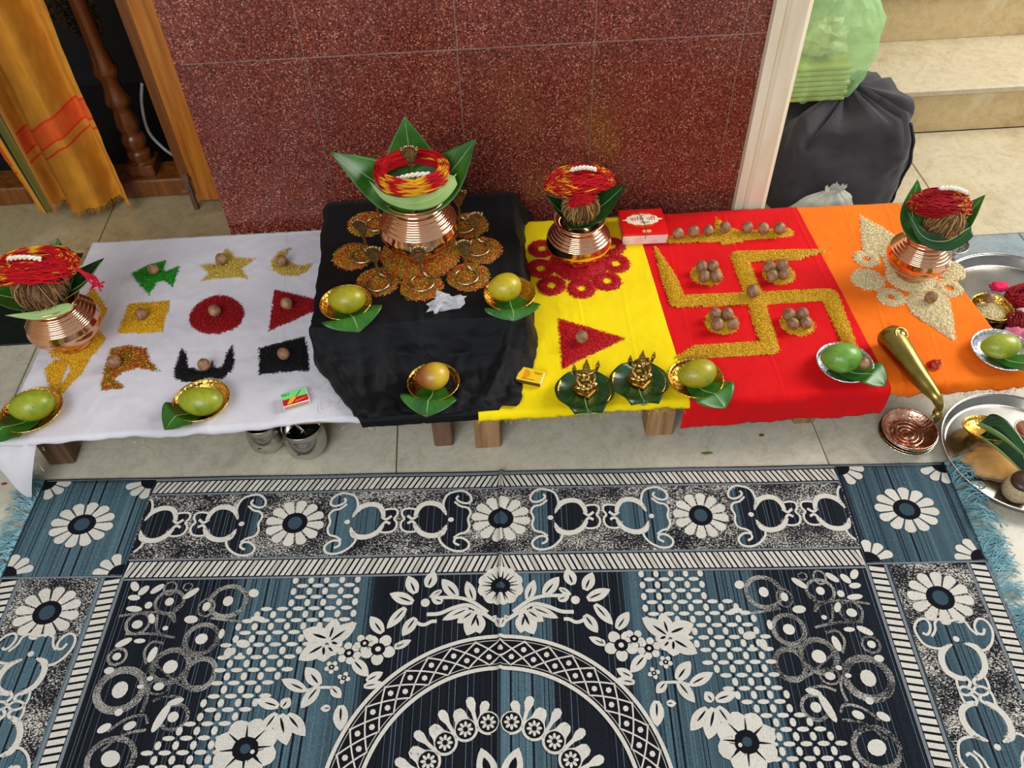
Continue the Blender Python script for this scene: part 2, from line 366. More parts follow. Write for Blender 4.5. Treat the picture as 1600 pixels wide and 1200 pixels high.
# ================================================================== TABLES AND CLOTHS
def chowki(label, x0, x1, y0, y1, legs, wood_leg):
    t = thing('low_table', label, 'table', ((x0 + x1) / 2, (y0 + y1) / 2, 0)); L = t.location
    n = 4; d = (y1 - y0) / n
    for k in range(n): obj('plank', *box(x0, x1, y0 + k * d + .0008, y0 + (k + 1) * d - .0008, T - .019, T, .0015), M_['board'], t, L, False)
    for lx, ly, sx, sy in legs: obj('leg', *box(lx - sx, lx + sx, ly - sy, ly + sy, 0, T - .019, .003), wood_leg, t, L, False)
    return t
chowki('low plank table with dusty brown legs under the white cloth', -.862, -.075, .972, 1.505, [(-.815, 1.02, .024, .022), (-.098, 1.0, .018, .018), (-.815, 1.47, .024, .022), (-.098, 1.47, .018, .018)], M_['oldwood'])
chowki('low plank table with thick pale block legs under the yellow cloth', -.045, .345, .968, 1.5, [(-.015, .995, .024, .024), (.308, .998, .026, .024), (-.015, 1.46, .024, .024), (.308, 1.46, .026, .024)], M_['oak'])
chowki('low plank table under the red and orange cloths', .362, .935, .972, 1.49, [(.585, 1.0, .02, .02), (.9, 1.15, .02, .02), (.4, 1.45, .02, .02), (.9, 1.45, .02, .02)], M_['oak'])

def cloth_top(name, label, cat, corners, z, hang, mat, seed, amp=.0012, nu=140, nv=100, creases=(), side=None, hangvar=.006, skew=0.0):
    """corners: back-left, back-right, front-right, front-left (xy); hang: drop over the front edge"""
    bl, br, fr, fl_ = [np.array(c, float) for c in corners]
    flen = np.linalg.norm(bl - fl_); tot = flen + max(hang, .0)
    def fn(i, j):
        a = i; s = j * tot
        t = min(s, flen) / flen
        p = (bl * (1 - a) + br * a) * (1 - t) + (fl_ * (1 - a) + fr * a) * t
        x, y = p; zz = z - min(.0016, amp * abs(fbm(x * 9 + seed, y * 9, seed)) * 1.6 + amp * .6 * abs(fbm(x * 30, y * 30 + seed, seed)))
        for (cx, cy, ca, wd, h) in creases:      # straight fold ridges
            dd = (x - cx) * math.cos(ca) + (y - cy) * math.sin(ca); zz += .6 * h * math.exp(-(dd / (wd * .5)) ** 2) - .2 * h * math.exp(-((dd - wd) / wd) ** 2)
        if s > flen:
            q = s - flen; q *= 1 + hangvar / max(hang, 1e-3) * (fbm(a * 5 + seed, 1.7) + skew * (a - .5))
            y -= min(q, .012) * .8 + .004 * fbm(a * 9 + seed, q * 20) * min(1, q / .02); zz -= max(0, q - .004)
        return (x, y, zz)
    v = surf(fn, nu, nv); c = (float((bl + fr)[0] / 2), float((bl + fr)[1] / 2), z)
    o = obj(name, *v, mat, None, c); tag(o, label, cat)
    md = o.modifiers.new('thickness', 'SOLIDIFY'); md.thickness = .0009; md.offset = -1
    return o
def fray(parent, pts, mat, n, ln, r=.0004, seed=0):
    rn = random.Random(seed); parts = []; P = cr(pts, 200)
    for k in range(n):
        p = P[rn.randrange(200)]; q = [p]
        d = np.array([rn.uniform(-.6, .6), rn.uniform(-1, -.1), rn.uniform(-.9, 0)])
        for s in range(4): d = d + np.array([rn.uniform(-.7, .7), rn.uniform(-.4, .4), rn.uniform(-.5, .25)]); q.append(q[-1] + d * ln * rn.uniform(.2, .5) / 2)
        parts.append(tube(cr(q, 9), r, 4))
    o = obj('frayed_edge', *join(*parts), mat, parent, tuple(parent.location)); o['kind'] = 'stuff'; return o

wc = cloth_top('white_cloth', 'white cotton cloth with nine coloured rice figures laid over the leftmost table', 'cloth',
    [(-.848, 1.512), (-.2, 1.507), (-.2, .968), (-.868, .964)], ZC, .012, M_['white_cloth'], 1.3, .0016, 220, 120,
    [(-.53, 1.2, .12, .004, .002), (-.4, 1.2, .1, .006, .0012), (-.3, 1.1, .05, .004, .001), (-.6, 1.15, 1.5, .005, .0012)])
tl = [at(-12, 690, .11), at(50, 700, .085), at(40, 752, .012), at(0, 720, .05)]
def tail(i, j):
    top = np.array([-.868, .962, .118]) * (1 - i) + np.array([-.8, .962, .116]) * i
    tip = np.array([-.845, .925, .012]); side = np.array([-.9, .95, .07])
    b = top * (1 - j) + (tip * i + side * (1 - i)) * j
    return (b[0], b[1] - .012 * math.sin(j * 3) + .006 * math.sin(i * 6), b[2] + .008 * math.sin(i * 5) * j)
obj('hanging_corner', *surf(tail, 14, 14), M_['white_cloth'], wc, tuple(wc.location))
fray(wc, [(-.8, .955, .108), (-.5, .955, .108), (-.22, .958, .108)], M_['white_thread'], 7, .008, .0003, 3)
fray(wc, [(-.8, 1.512, .124), (-.5, 1.512, .124), (-.35, 1.512, .124)], M_['white_thread'], 40, .006, .0003, 5)
for pp in ([(565, 640), (571, 655), (585, 664), (586, 655), (592, 640)], [(35, 690), (52, 700), (60, 712), (72, 728)], [(40, 690), (45, 700), (58, 706)]):
    obj('loose_thread', *tube(cr([at(u, v, .1 - .05 * i / 3) - np.array([0, .012, 0]) for i, (u, v) in enumerate(pp)], 24), .0006, 5), M_['white_thread'], wc, tuple(wc.location))
for pp in ([(501, 628), (500, 640), (508, 642), (520, 634), (530, 625), (532, 615)], [(484, 615), (500, 603), (520, 590)]):
    obj('loose_thread', *tube(cr([at(u, v, ZC + .0025) for u, v in pp], 24), .0006, 5), M_['white_thread'], wc, tuple(wc.location))

oc = cloth_top('orange_cloth', 'orange cotton cloth under the cream rice pattern on the rightmost table', 'cloth',
    [(.685, 1.487), (.918, 1.483), (.955, .965), (.692, .962)], ZC, .028, M_['orange_cloth'], 5.1, .0015, 120, 110,
    [(.76, 1.2, -.12, .005, .0022), (.83, 1.1, -.15, .005, .002), (.8, 1.035, 1.5, .005, .0016)], hangvar=.012)
fray(oc, [(.72, .9505, .1), (.86, .9505, .099), (.955, .953, .1)], M_['orange_thread'], 60, .008, .0003, 8)
rc = cloth_top('red_cloth', 'red cotton cloth bearing the yellow rice swastika', 'cloth',
    [(.3, 1.492), (.692, 1.487), (.705, .958), (.335, .955)], ZC + .002, .072, M_['red_cloth'], 2.2, .0014, 180, 120,
    [(.52, 1.2, -.03, .004, .002), (.38, 1.2, -.05, .004, .0016), (.68, 1.2, 0, .005, .002), (.5, 1.045, 1.57, .005, .0016)], hangvar=.004)
yc = cloth_top('yellow_cloth', 'bright yellow cotton cloth under the ring of red rice circles', 'cloth',
    [(.02, 1.49), (.332, 1.485), (.345, .954), (-.028, .952)], ZC + .004, .016, M_['yellow_cloth'], 7.7, .0013, 160, 110,
    [(.18, 1.2, 0, .004, .0016), (.2, 1.08, 1.55, .005, .0014), (.27, 1.2, -.02, .005, .001)])
fray(yc, [(-.04, .942, .118), (.15, .942, .116), (.34, .944, .118)], M_['yellow_thread'], 70, .01, .0003, 11)

# black cloth over a small stool: rows (y, z, left x, right x), each row falls to the table at both sides
rows = np.array([(1.5, .128, -.345, .098), (1.49, .19, -.335, .082), (1.474, ZS, -.318, .068), (1.3, ZS, -.318, .068), (1.125, ZS, -.318, .07), (1.104, ZS - .008, -.318, .07),
                 (1.09, .185, -.315, .068), (1.07, .155, -.305, .064), (1.045, .138, -.29, .05), (1.01, .131, -.268, .036), (.966, .1305, -.243, .022), (.952, .124, -.235, .004), (.949, .112, -.232, -.01)])
def blackfn(i, j):
    t = j * (len(rows) - 1); k = min(int(t), len(rows) - 2); f = t - k; y, z, xl, xr = rows[k] * (1 - f) + rows[k + 1] * f
    zl = ZC + .0055 if y > .955 else z; drop = max(0, z - zl)
    s = i * (xr - xl + 2 * drop) - drop                     # arc length across
    if s < 0: x = xl - .012 * (1 - (1 + s / max(drop, 1e-6))) * -1 - .018 * (-s / max(drop, 1e-6)); zz = z + s
    elif s > xr - xl: q = s - (xr - xl); x = xr + .02 * q / max(drop, 1e-6); zz = z - q
    else: x = xl + s; zz = z
    front = sstep(1.13, 1.06, y); e = min(1, drop / .05)
    zz += -.0012 * abs(fbm(x * 10, y * 10, 4)) + front * .013 * abs(fbm(x * 11 + 2, y * 8, 1)) * (1 if y > .957 else .2)
    zz += front * (.016 * math.exp(-((x - .0 - (y - 1.0) * .45) / .012) ** 2) + .014 * math.exp(-((x + .25 + (y - 1.0) * .6) / .011) ** 2) + .010 * math.exp(-((x + .06 + (y - 1.0) * .9) / .012) ** 2)) * (1 if y > .96 else 0)
    zz += .0022 * math.exp(-((x + .125) / .003) ** 2) + .0015 * math.exp(-((x + .27) / .005) ** 2) + .0015 * math.exp(-((x - .035) / .006) ** 2)
    if s < 0 or s > xr - xl: x += .008 * fbm(y * 14, zz * 8, 3)
    y -= front * .006 * fbm(x * 16, zz * 20, 9) * (1 if y > .957 else 0)
    return (x, y, max(zz, ZC + .005) if y > .956 else zz)
def remap(i, j): return blackfn(i, j)
bc = obj('black_cloth', *surf(remap, 110, 120), M_['black_cloth'], None, (-.12, 1.2, ZC)); tag(bc, 'black cotton cloth draped over a raised stool against the granite wall', 'cloth')
md = bc.modifiers.new('thickness', 'SOLIDIFY'); md.thickness = .001; md.offset = -1
for pp in ([(637, 627), (645, 621), (655, 623)],):
    obj('loose_thread', *tube(cr([at(u, v, .14) for u, v in pp], 12), .0004, 4), M_['white_thread'], bc, tuple(bc.location))

# ================================================================== RICE FIGURES
def d_poly(P):
    P = np.array(P); A = P; B = np.roll(P, -1, 0)
    def f(q):
        d = np.full(len(q), 1e9); ins = np.zeros(len(q), bool)
        for a, b in zip(A, B):
            e = b - a; t = np.clip(((q - a) @ e) / (e @ e + 1e-12), 0, 1); d = np.minimum(d, np.linalg.norm(q - a - t[:, None] * e, axis=1))
            c = (a[1] > q[:, 1]) != (b[1] > q[:, 1]); xi = a[0] + (q[:, 1] - a[1]) * e[0] / (e[1] + 1e-12); ins ^= c & (q[:, 0] < xi)
        return np.where(ins, d, -d)
    return f, (P.min(0), P.max(0))
def d_path(P, rad):
    P = np.array(P); rad = np.array(rad)
    def f(q):
        d = np.full(len(q), -1e9)
        for i in range(len(P) - 1):
            e = P[i + 1] - P[i]; t = np.clip(((q - P[i]) @ e) / (e @ e), 0, 1); d = np.maximum(d, rad[i] + (rad[i + 1] - rad[i]) * t - np.linalg.norm(q - P[i] - t[:, None] * e, axis=1))
        return d
    m = rad.max(); return f, (P.min(0) - m, P.max(0) + m)
def d_disc(c, r, hole=0.0, sy=1.0):
    c = np.array(c)
    def f(q):
        k = (q - c) / np.array([1, sy]); l = np.linalg.norm(k, axis=1); return np.minimum(r - l, l - hole) if hole else r - l
    return f, (c - r * max(1, sy), c + r * max(1, sy))
def d_union(*fs):
    return (lambda q: np.max([f(q) for f, _ in fs], 0)), (np.min([b[0] for _, b in fs], 0), np.max([b[1] for _, b in fs], 0))
GREEN = [lin('1f8a1c'), lin('2ea524'), lin('157014'), lin('3cb534')]
YEL = [lin('e2aa14'), lin('eeb81c'), lin('d2940e'), lin('f6c832')]
PALE = [lin('c8a532'), lin('d8bc58'), lin('b8922a'), lin('e0c872')]
RED = [lin('be0714'), lin('d40c1c'), lin('a20510'), lin('e42630')]
DRED = [lin('96040e'), lin('a80814'), lin('80030a'), lin('bc141c')]
BLACK = [lin('08080a'), lin('111114'), lin('030304'), lin('1a1a1e')]
MIX = [lin('cc2412'), lin('d8a41c'), lin('668c16'), lin('d0601a'), lin('a01208'), lin('7c8c18'), lin('8a7a16'), lin('c02a14')]
CREAM = [lin('e2cf98'), lin('eedfb2'), lin('d2ba7c'), lin('f6ecca')]
SAFF = [lin('dca40e'), lin('eab818'), lin('c48c0a'), lin('f2c832')]
GV = np.array([(1, 0, 0), (-1, 0, 0), (0, 1, 0), (0, -1, 0), (0, 0, 1), (0, 0, -1)], float)
GF = np.array([(0, 2, 4), (2, 1, 4), (1, 3, 4), (3, 0, 4), (2, 0, 5), (1, 2, 5), (3, 1, 5), (0, 3, 5)])
def heap(name, label, D, z0, h, pal, edge=.010, dens=190000, ln=.0021, wd=.0009, cat='rice figure', group=None, spill=.0012):
    if pal is MIX: ln, wd, dens = .0026, .00125, 130000
    f, (lo, hi) = D; lo = lo - .006; hi = hi + .006
    H = lambda d: h * (1 - np.exp(-np.maximum(d, 0) / edge)) * (1 + 0)
    st_ = .0035; nx = int((hi[0] - lo[0]) / st_) + 2; ny = int((hi[1] - lo[1]) / st_) + 2
    gx, gy = np.meshgrid(lo[0] + np.arange(nx) * st_, lo[1] + np.arange(ny) * st_); q = np.stack([gx.ravel(), gy.ravel()], 1); d = f(q)
    V = np.column_stack([q, z0 + np.where(d > 0, H(d) - .0006, -.0012)])
    i = (np.arange(ny - 1)[:, None] * nx + np.arange(nx - 1)[None]).ravel(); Q = np.stack([i, i + 1, i + nx + 1, i + nx], 1); keep = (d[Q] > -.0005).all(1); Q = Q[keep]
    used = np.unique(Q); mp = np.zeros(len(V), int); mp[used] = np.arange(len(used)); V = V[used]; Q = mp[Q]
    c0 = np.array(pal)[:, :3].mean(0) * .7
    cen = (float((lo[0] + hi[0]) / 2), float((lo[1] + hi[1]) / 2), z0)
    o = obj(name, V, Q, M_['grain'], None, cen, col=np.tile(c0, (len(V), 1))); tag(o, label, cat, group)
    n = int((hi[0] - lo[0]) * (hi[1] - lo[1]) * dens); p = lo + rng.random((n, 2)) * (hi - lo); d = f(p)
    k = d > -np.abs(rng.normal(0, spill, n)) * (rng.random(n) < .5); p = p[k]; d = d[k]; n = len(p)
    yaw = rng.random(n) * 2 * PI; tl_ = rng.normal(0, .35, n); L = ln * rng.uniform(.75, 1.2, n)
    ax = np.stack([np.cos(yaw) * np.cos(tl_), np.sin(yaw) * np.cos(tl_), np.sin(tl_)], 1); sd = np.stack([-np.sin(yaw), np.cos(yaw), 0 * yaw], 1); up = np.cross(ax, sd)
    z = z0 + np.where(d > 0, H(d), 0) + wd * (.5 + rng.random(n) * .9); C = np.column_stack([p, z])
    V = C[:, None] + GV[None, :, 0:1] * (ax * L[:, None])[:, None] + GV[None, :, 1:2] * (sd * wd)[:, None] + GV[None, :, 2:3] * (up * wd)[:, None]
    F = (np.arange(n)[:, None, None] * 6 + GF[None]).reshape(-1, 3)
    ci = rng.integers(0, len(pal), n); cc = np.array(pal)[ci, :3] * rng.uniform(.8, 1.15, (n, 1))
    g = obj('grains', V.reshape(-1, 3), F, M_['grain'], o, cen, smooth=False, col=np.repeat(cc, 6, 0)); g['kind'] = 'stuff'
    return o
c2 = lambda pts, z=ZC: flat(crop(pts, 3.428, 200, 350), z)
cl = lambda pts, z=ZC: flat(crop(pts, 2.79, 0, 330), z)
heap('rice_fish', 'bright green rice fish on the white cloth', d_poly(c2([(18, 268), (100, 225), (205, 195), (188, 245), (212, 252), (284, 220), (238, 340), (190, 303), (150, 318), (115, 384), (60, 322)])), ZC, .006, GREEN)
heap('rice_star', 'pale yellow five-pointed rice star on the white cloth', d_poly(c2([(380, 222), (462, 215), (530, 128), (578, 180), (688, 186), (610, 238), (642, 294), (530, 288), (390, 310), (430, 262)])), ZC, .004, PALE)
heap('rice_crescent', 'pale yellow rice crescent moon on the white cloth', d_poly(c2([(885, 122), (805, 148), (765, 200), (775, 250), (830, 278), (900, 278), (960, 256), (998, 208), (940, 222), (880, 216), (845, 185), (850, 155)])), ZC, .004, PALE)
heap('rice_rhombus', 'golden yellow slanted rice square on the white cloth', d_poly(cl([(560, 405), (742, 391), (708, 527), (513, 535)])), ZC, .006, YEL)
heap('rice_disc', 'deep red round rice disc on the white cloth', d_poly(c2([(475 + 147 * math.cos(a) + 8 * math.sin(2 * a), 487 + 103 * math.sin(a) - 14 * math.cos(a)) for a in np.linspace(0, 2 * PI, 40)[:-1]])), ZC, .005, DRED)
heap('rice_triangle', 'dark red rice triangle running under the black cloth edge', d_poly(c2([(783, 352), (1010, 405), (1010, 465), (752, 577)])), ZC, .005, DRED)
heap('rice_bow', 'mottled red and green rice bow shape on the white cloth', d_poly(cl([(485, 600), (560, 586), (640, 600), (655, 655), (702, 702), (600, 684), (530, 705), (500, 735), (552, 773), (438, 782), (455, 690), (470, 650)])), ZC, .005, MIX)
heap('rice_horns', 'black rice horned figure above a mango dish', d_poly(c2([(285, 663), (318, 700), (322, 765), (370, 782), (410, 790), (440, 765), (455, 728), (468, 768), (490, 772), (515, 740), (530, 690), (560, 652), (570, 720), (565, 780), (505, 832), (420, 825), (385, 840), (300, 848), (250, 828), (248, 770), (270, 720)])), ZC, .006, BLACK)
heap('rice_square', 'black rice square beside the draped black cloth', d_poly(c2([(702, 665), (945, 603), (964, 660), (972, 787), (700, 805)])), ZC, .005, BLACK)
heap('rice_plume', 'golden yellow rice plume under the leftmost copper pot', d_union(d_poly(cl([(380, 360), (410, 338), (472, 430), (440, 485), (330, 560), (300, 480)])), d_poly(cl([(205, 595), (330, 520), (430, 505), (462, 560), (395, 645), (300, 655), (225, 640)])),
     d_poly(cl([(195, 690), (235, 652), (305, 648), (288, 700), (250, 802), (212, 762)])), d_poly(cl([(300, 648), (394, 648), (362, 700), (264, 810), (252, 785), (305, 700)]))), ZC, .008, YEL)
c6 = lambda pts: flat(crop(pts, 2.667, 740, 230), ZC + .004)
ZY = ZC + .004
heap('rice_triangle', 'red rice triangle lying on the yellow cloth', d_poly(c6([(350, 712), (634, 797), (368, 927)])), ZY, .005, RED)
for (u, v, nm) in ((285, 425, 'rearmost left'), (278, 507, 'middle left'), (325, 578, 'front left'), (450, 590, 'frontmost'), (557, 560, 'front right'), (594, 487, 'middle right'), (575, 415, 'rearmost right')):
    heap('rice_ring', nm + ' red rice ring around the pot on the yellow cloth', d_disc(c6([(u, v)])[0], .03, .008), ZY, .009, RED, .012, group='red rice rings on the yellow cloth')
heap('rice_mound', 'red rice mound beneath the pot on the yellow cloth', d_disc(c6([(440, 480)])[0], .062), ZY, .014, RED, .02)
c7 = lambda pts: flat(crop(pts, 3.333, 1000, 320), ZC + .002)
ZR = ZC + .002
heap('rice_swastika', 'large golden rice swastika spread over the red cloth', d_union(d_path(c7([(962, 240), (820, 262), (515, 272), (590, 465), (675, 745), (300, 768), (185, 802)]), [.004, .017, .018, .0185, .018, .017, .004]),
     d_path(c7([(76, 222), (150, 380), (195, 505), (590, 490), (985, 470), (1095, 745)]), [.004, .016, .018, .0185, .018, .014])), ZR, .009, SAFF, .008)
heap('rice_row', 'golden rice strip with a peaked middle behind the swastika', d_union(d_path(c7([(155, 185), (400, 172), (760, 146)]), [.012, .014, .016]), d_poly(c7([(395, 66), (450, 110), (520, 140), (535, 198), (420, 210), (380, 150)]))), ZR, .008, SAFF)
for (u, v, nm) in ((348, 368, 'rear left'), (722, 362, 'rear right'), (425, 615, 'front left'), (818, 622, 'front right')):
    heap('rice_mound', 'small golden rice mound in the %s quarter of the swastika' % nm, d_disc(c7([(u, v)])[0], .033), ZR, .006, SAFF, group='golden mounds in the swastika quarters')
c8 = lambda pts: flat(crop(pts, 3.077, 1280, 270), ZC)
heap('rice_petal', 'cream rice pointed petal behind the pot on orange cloth', d_poly(c8([(193, 203), (300, 262), (380, 310), (360, 400), (300, 410), (205, 372)])), ZC, .005, CREAM)
heap('rice_petal', 'cream rice pointed petal reaching to the front of the orange cloth', d_poly(c8([(408, 620), (440, 568), (560, 555), (622, 608), (642, 680), (660, 818), (560, 757), (450, 682)])), ZC, .007, CREAM)
heap('rice_mound', 'cream rice mound under the pot on the orange cloth', d_union(d_disc(c8([(440, 500)])[0], .05), d_poly(c8([(300, 390), (380, 370), (420, 470), (330, 500)]))), ZC, .011, CREAM, .016)
heap('rice_disc', 'flat cream rice disc beside the red cloth edge', d_disc(c8([(233, 515)])[0], .034), ZC, .005, CREAM)
heap('rice_disc', 'cream rice disc half hidden by the pot on orange cloth', d_disc(c8([(625, 470)])[0], .032), ZC, .006, CREAM)
for (u, v, nm) in ((226, 416, 'smallest cream rice ring next to the pointed rear petal'), (345, 600, 'cream rice ring left of the front petal'), (622, 556, 'cream rice ring right of the front petal')):
    heap('rice_ring', nm, d_disc(c8([(u, v)])[0], .027, .007), ZC, .008, CREAM, .01, group='cream rice rings on the orange cloth')
c4 = lambda pts: flat(crop(pts, 3.428, 480, 170), ZS)
for (u, v, nm) in ((322, 622, 'rear left'), (248, 795, 'middle left'), (378, 932, 'front left'), (612, 955, 'frontmost'), (865, 905, 'front right'), (935, 762, 'middle right'), (862, 630, 'rear right')):
    heap('rice_mound', nm + ' mottled rice mound around the pot on the black cloth', d_disc(c4([(u, v)])[0], .041), ZS, .013, MIX, .014, group='mottled mounds on the black cloth')
heap('rice_mound', 'mottled rice mound beneath the pot on the black cloth', d_disc(c4([(610, 780)])[0], .078), ZS, .017, MIX, .02)

# ================================================================== BETEL NUTS
pr = [(0.0005, -.0118), (.004, -.0112), (.008, -.0088), (.0112, -.004), (.0122, .0008), (.0112, .0054), (.0086, .0092), (.005, .0118), (.0022, .0128), (.0005, .013)]
def nut_mesh():
    v = lathe([(r_, z_ * (1.16 if z_ > 0 else 1)) for r_, z_ in pr], 18); o = obj('betel_nut', v[0], v[1], M_['nut'], None, (0, 0, 0)); tag(o, 'x', 'nut')
    obj('nut_base', *lathe([(.0005, -.0122), (.0045, -.0118), (.0055, -.0105), (.004, -.0108)], 14), M_['nut_tip'], o); return o
NUT0 = nut_mesh(); nut_used = [False]
def nut(u, v, z, label, group, lift=.010, s=.97):
    p = at(u, v, z + lift); o = NUT0 if not nut_used[0] else clone(NUT0, p, 0, label); nut_used[0] = True
    o.location = Vector((p[0], p[1], z + lift)); o['label'] = label; o['group'] = group
    o.rotation_euler = (random.uniform(-.35, .35), random.uniform(-.35, .35), random.uniform(0, 6)); o.scale = (s * random.uniform(.95, 1.06),) * 3
for u, v, nm in ((239.5, 421.5, 'green rice fish'), (345.8, 405.5, 'pale yellow rice star'), (440.4, 408.3, 'rice crescent moon'), (220.4, 491.3, 'golden slanted rice square'), (335.6, 486.2, 'deep red rice disc'),
                 (448.5, 474.9, 'dark red triangle on the white cloth'), (178.5, 564.8, 'mottled rice bow shape'), (318.7, 570.2, 'black horned rice figure'), (443.6, 553.3, 'black rice square')):
    nut(u, v, ZC, 'brown betel nut on the ' + nm, 'betel nuts on the white cloth', .0165)
nut(*crop([(450, 793)], 2.667, 740, 230)[0], ZY, 'betel nut on the red rice triangle of the yellow cloth', 'single betel nuts', .0165)
for k, (u, v) in enumerate(crop([(198, 152), (280, 140), (357, 135), (442, 120), (558, 120), (643, 125), (728, 125)], 3.333, 1000, 320)):
    nut(u, v, ZR, '%s betel nut in the row of seven on the golden rice strip' % ('leftmost', 'second from left', 'third from left', 'middle', 'third from right', 'second from right', 'rightmost')[k], 'row of seven betel nuts', .018)
for q, pts in (('rear left', [(320, 325), (380, 318), (332, 375), (397, 375)]), ('rear right', [(673, 325), (740, 318), (687, 372), (748, 362)]), ('front left', [(392, 570), (455, 570), (402, 625), (484, 622)]), ('front right', [(775, 572), (845, 570), (797, 622), (865, 617)])):
    for k, (u, v) in enumerate(crop(pts, 3.333, 1000, 320)):
        nut(u, v, ZR, '%s betel nut of the four on the %s swastika mound' % (('back left', 'back right', 'near left', 'near right')[k], q), 'betel nuts in the swastika quarters', .0165)
nut(*crop([(588, 452)], 3.333, 1000, 320)[0], ZR, 'betel nut at the crossing of the rice swastika', 'single betel nuts', .02)
nut(*crop([(537, 600)], 3.077, 1280, 270)[0], ZC, 'betel nut on the front cream rice petal', 'single betel nuts', .017)
nut(*crop([(1165, 830)], 3.333, 1000, 320)[0], ZR, 'small betel nut beside the green mango in a silver dish', 'single betel nuts', .024, .8)

# ================================================================== LEAVES
LEAFW = cr([(0, .0), (.03, .42), (.12, .72), (.25, .93), (.42, 1), (.58, .93), (.72, .74), (.84, .47), (.92, .24), (.97, .09), (1, 0)], 80)
def leaf(name, label, mid, width, up=(0, 0, 1), cup=.15, mat='leaf', tip=.75, parent=None, wave=0.0, under='leaf_under', nl=26, nw=12, group=None, fold=0.0):
    P = cr(mid, nl + 1); Tn = np.gradient(P, axis=0); Tn /= np.linalg.norm(Tn, axis=1)[:, None]; up = np.array(up, float)
    V = []; C = []
    for i in range(nl + 1):
        s = i / nl; side = np.cross(Tn[i], up); side /= np.linalg.norm(side) + 1e-9; nrm = np.cross(side, Tn[i])
        w = width * .5 * float(np.interp(s ** tip, LEAFW[:, 0], LEAFW[:, 1]))
        if s > .93: w = max(w, width * .02 * (1 - s) / .07)
        for j in range(nw + 1):
            t = j / nw * 2 - 1
            V.append(P[i] + side * w * t * math.cos(fold * abs(t)) + nrm * (cup * w * t * t + abs(t) * w * math.sin(fold) + wave * math.sin(s * 11 + t * 2) * abs(t)) - Tn[i] * 0.12 * width * (abs(t) ** 1.5) * max(0, 1 - s * 3)); C.append((abs(t), s, 0, 1))
    F = [(j + i * (nw + 1), j + 1 + i * (nw + 1), j + 1 + (i + 1) * (nw + 1), j + (i + 1) * (nw + 1)) for i in range(nl) for j in range(nw)]
    o = obj(name, V, F, [M_[mat], M_[under]], parent, tuple(P[0]), col=C)
    md = o.modifiers.new('thickness', 'SOLIDIFY'); md.thickness = .0005; md.offset = -1; md.material_offset = 1
    sp = tube(np.vstack([P[:1] - Tn[0] * .008, P[:-2]]) + 0, np.linspace(.0009, .0003, nl), 5)
    obj('midrib', *sp, M_[under], o, None); o.children[-1].data.transform(Matrix.Translation(-Vector(P[0])))
    if parent is None: tag(o, label, 'leaf', group)
    return o

# ================================================================== COPPER POTS
def pot_prof(r, h):
    p = [(0.001, .001), (.42, 0), (.47, .01), (.48, .05), (.44, .085), (.50, .12), (.70, .2), (.88, .3), (.97, .39), (1, .46), (.99, .52), (.955, .575)]
    ridge = [(.955, .575)]
    for k in range(5):          # five rolled beads up the shoulder
        for f_ in (.25, .5, .75, 1.0):
            t_ = (k + f_) / 5; ridge.append((.955 - .335 * t_ + .022 * math.sin(PI * f_), .575 + .27 * t_ + .012 * math.sin(PI * f_)))
    ridge += [(.59, .87), (.575, .90), (.585, .935), (.65, .965), (.74, .99), (.76, 1.0), (.745, 1.008), (.65, .985), (.56, .94), (.54, .88), (.6, .8), (.5, .6)]
    return [(a * r, b * h) for a, b in p + ridge[1:]]
def pot(label, u, v, z, r, h):
    p = at(u, v, z + h * .46); o = obj('copper_pot', *lathe(pot_prof(r, h), 64), M_['copper'], None, (0, 0, 0)); o.location = Vector((p[0], p[1], z)); tag(o, label, 'pot', 'copper pots')
    rim = obj('rim', *tube([(r * .755 * math.cos(a), r * .755 * math.sin(a), h) for a in np.linspace(0, 2 * PI, 49)[:-1]], r * .022, 8, closed=True), M_['copper'], o)
    return np.array([p[0], p[1], z + h])
MA = pot('copper pot at the left end of the white cloth', 100, 504, ZC + .006, .067, .115)
MB = pot('copper pot on the black cloth ringed by serpents', 655, 355, ZS + .015, .0745, .130)
MC = pot('copper pot standing on red rice and yellow cloth', 904, 376, ZY + .012, .066, .102)
MD = pot('copper pot standing on cream rice and orange cloth', 1435, 399, ZC + .009, .060, .102)

def coconut(label, c, r, tilt, seed=0, elong=1.25):
    rn = random.Random(seed); rot = Matrix.Rotation(tilt[0], 3, 'X') @ Matrix.Rotation(tilt[1], 3, 'Y')
    V, F = ell((0, 0, 0), (r, r, r * elong), 28, 20, rot); V = [tuple(np.array(p) * (1 + .05 * fbm(p[0] * 60, p[1] * 60, p[2] * 60))) for p in V]
    o = obj('coconut', V, F, M_['husk'], None, (0, 0, 0)); o.location = Vector(c); tag(o, label, 'coconut', 'coconuts on the pots')
    parts = []; cols = []
    for k in range(190):
        a = rn.uniform(0, 2 * PI); t0 = rn.uniform(.05, .5) * PI; t1 = t0 + rn.uniform(.25, .5) * PI; da = rn.uniform(-.5, .5); q = []
        for s in np.linspace(0, 1, 8):
            th = t0 + (min(t1, 3.05) - t0) * s; aa = a + da * s; rr = 1.03 + .05 * rn.random() * (1 if s > .1 else 0)
            p = rot @ Vector((r * rr * math.sin(th) * math.cos(aa), r * rr * math.sin(th) * math.sin(aa), r * elong * rr * math.cos(th))); q.append(tuple(p))
        tv, tf = tube(q, rn.uniform(.0004, .0011), 4); parts.append((tv, tf)); c_ = random.choice([lin('6b4a28'), lin('9a7446'), lin('b8925c'), lin('523618')]); cols += [c_] * len(tv)
    f = obj('husk_fibres', *join(*parts), M_['fibre'], o, col=cols); f['kind'] = 'stuff'
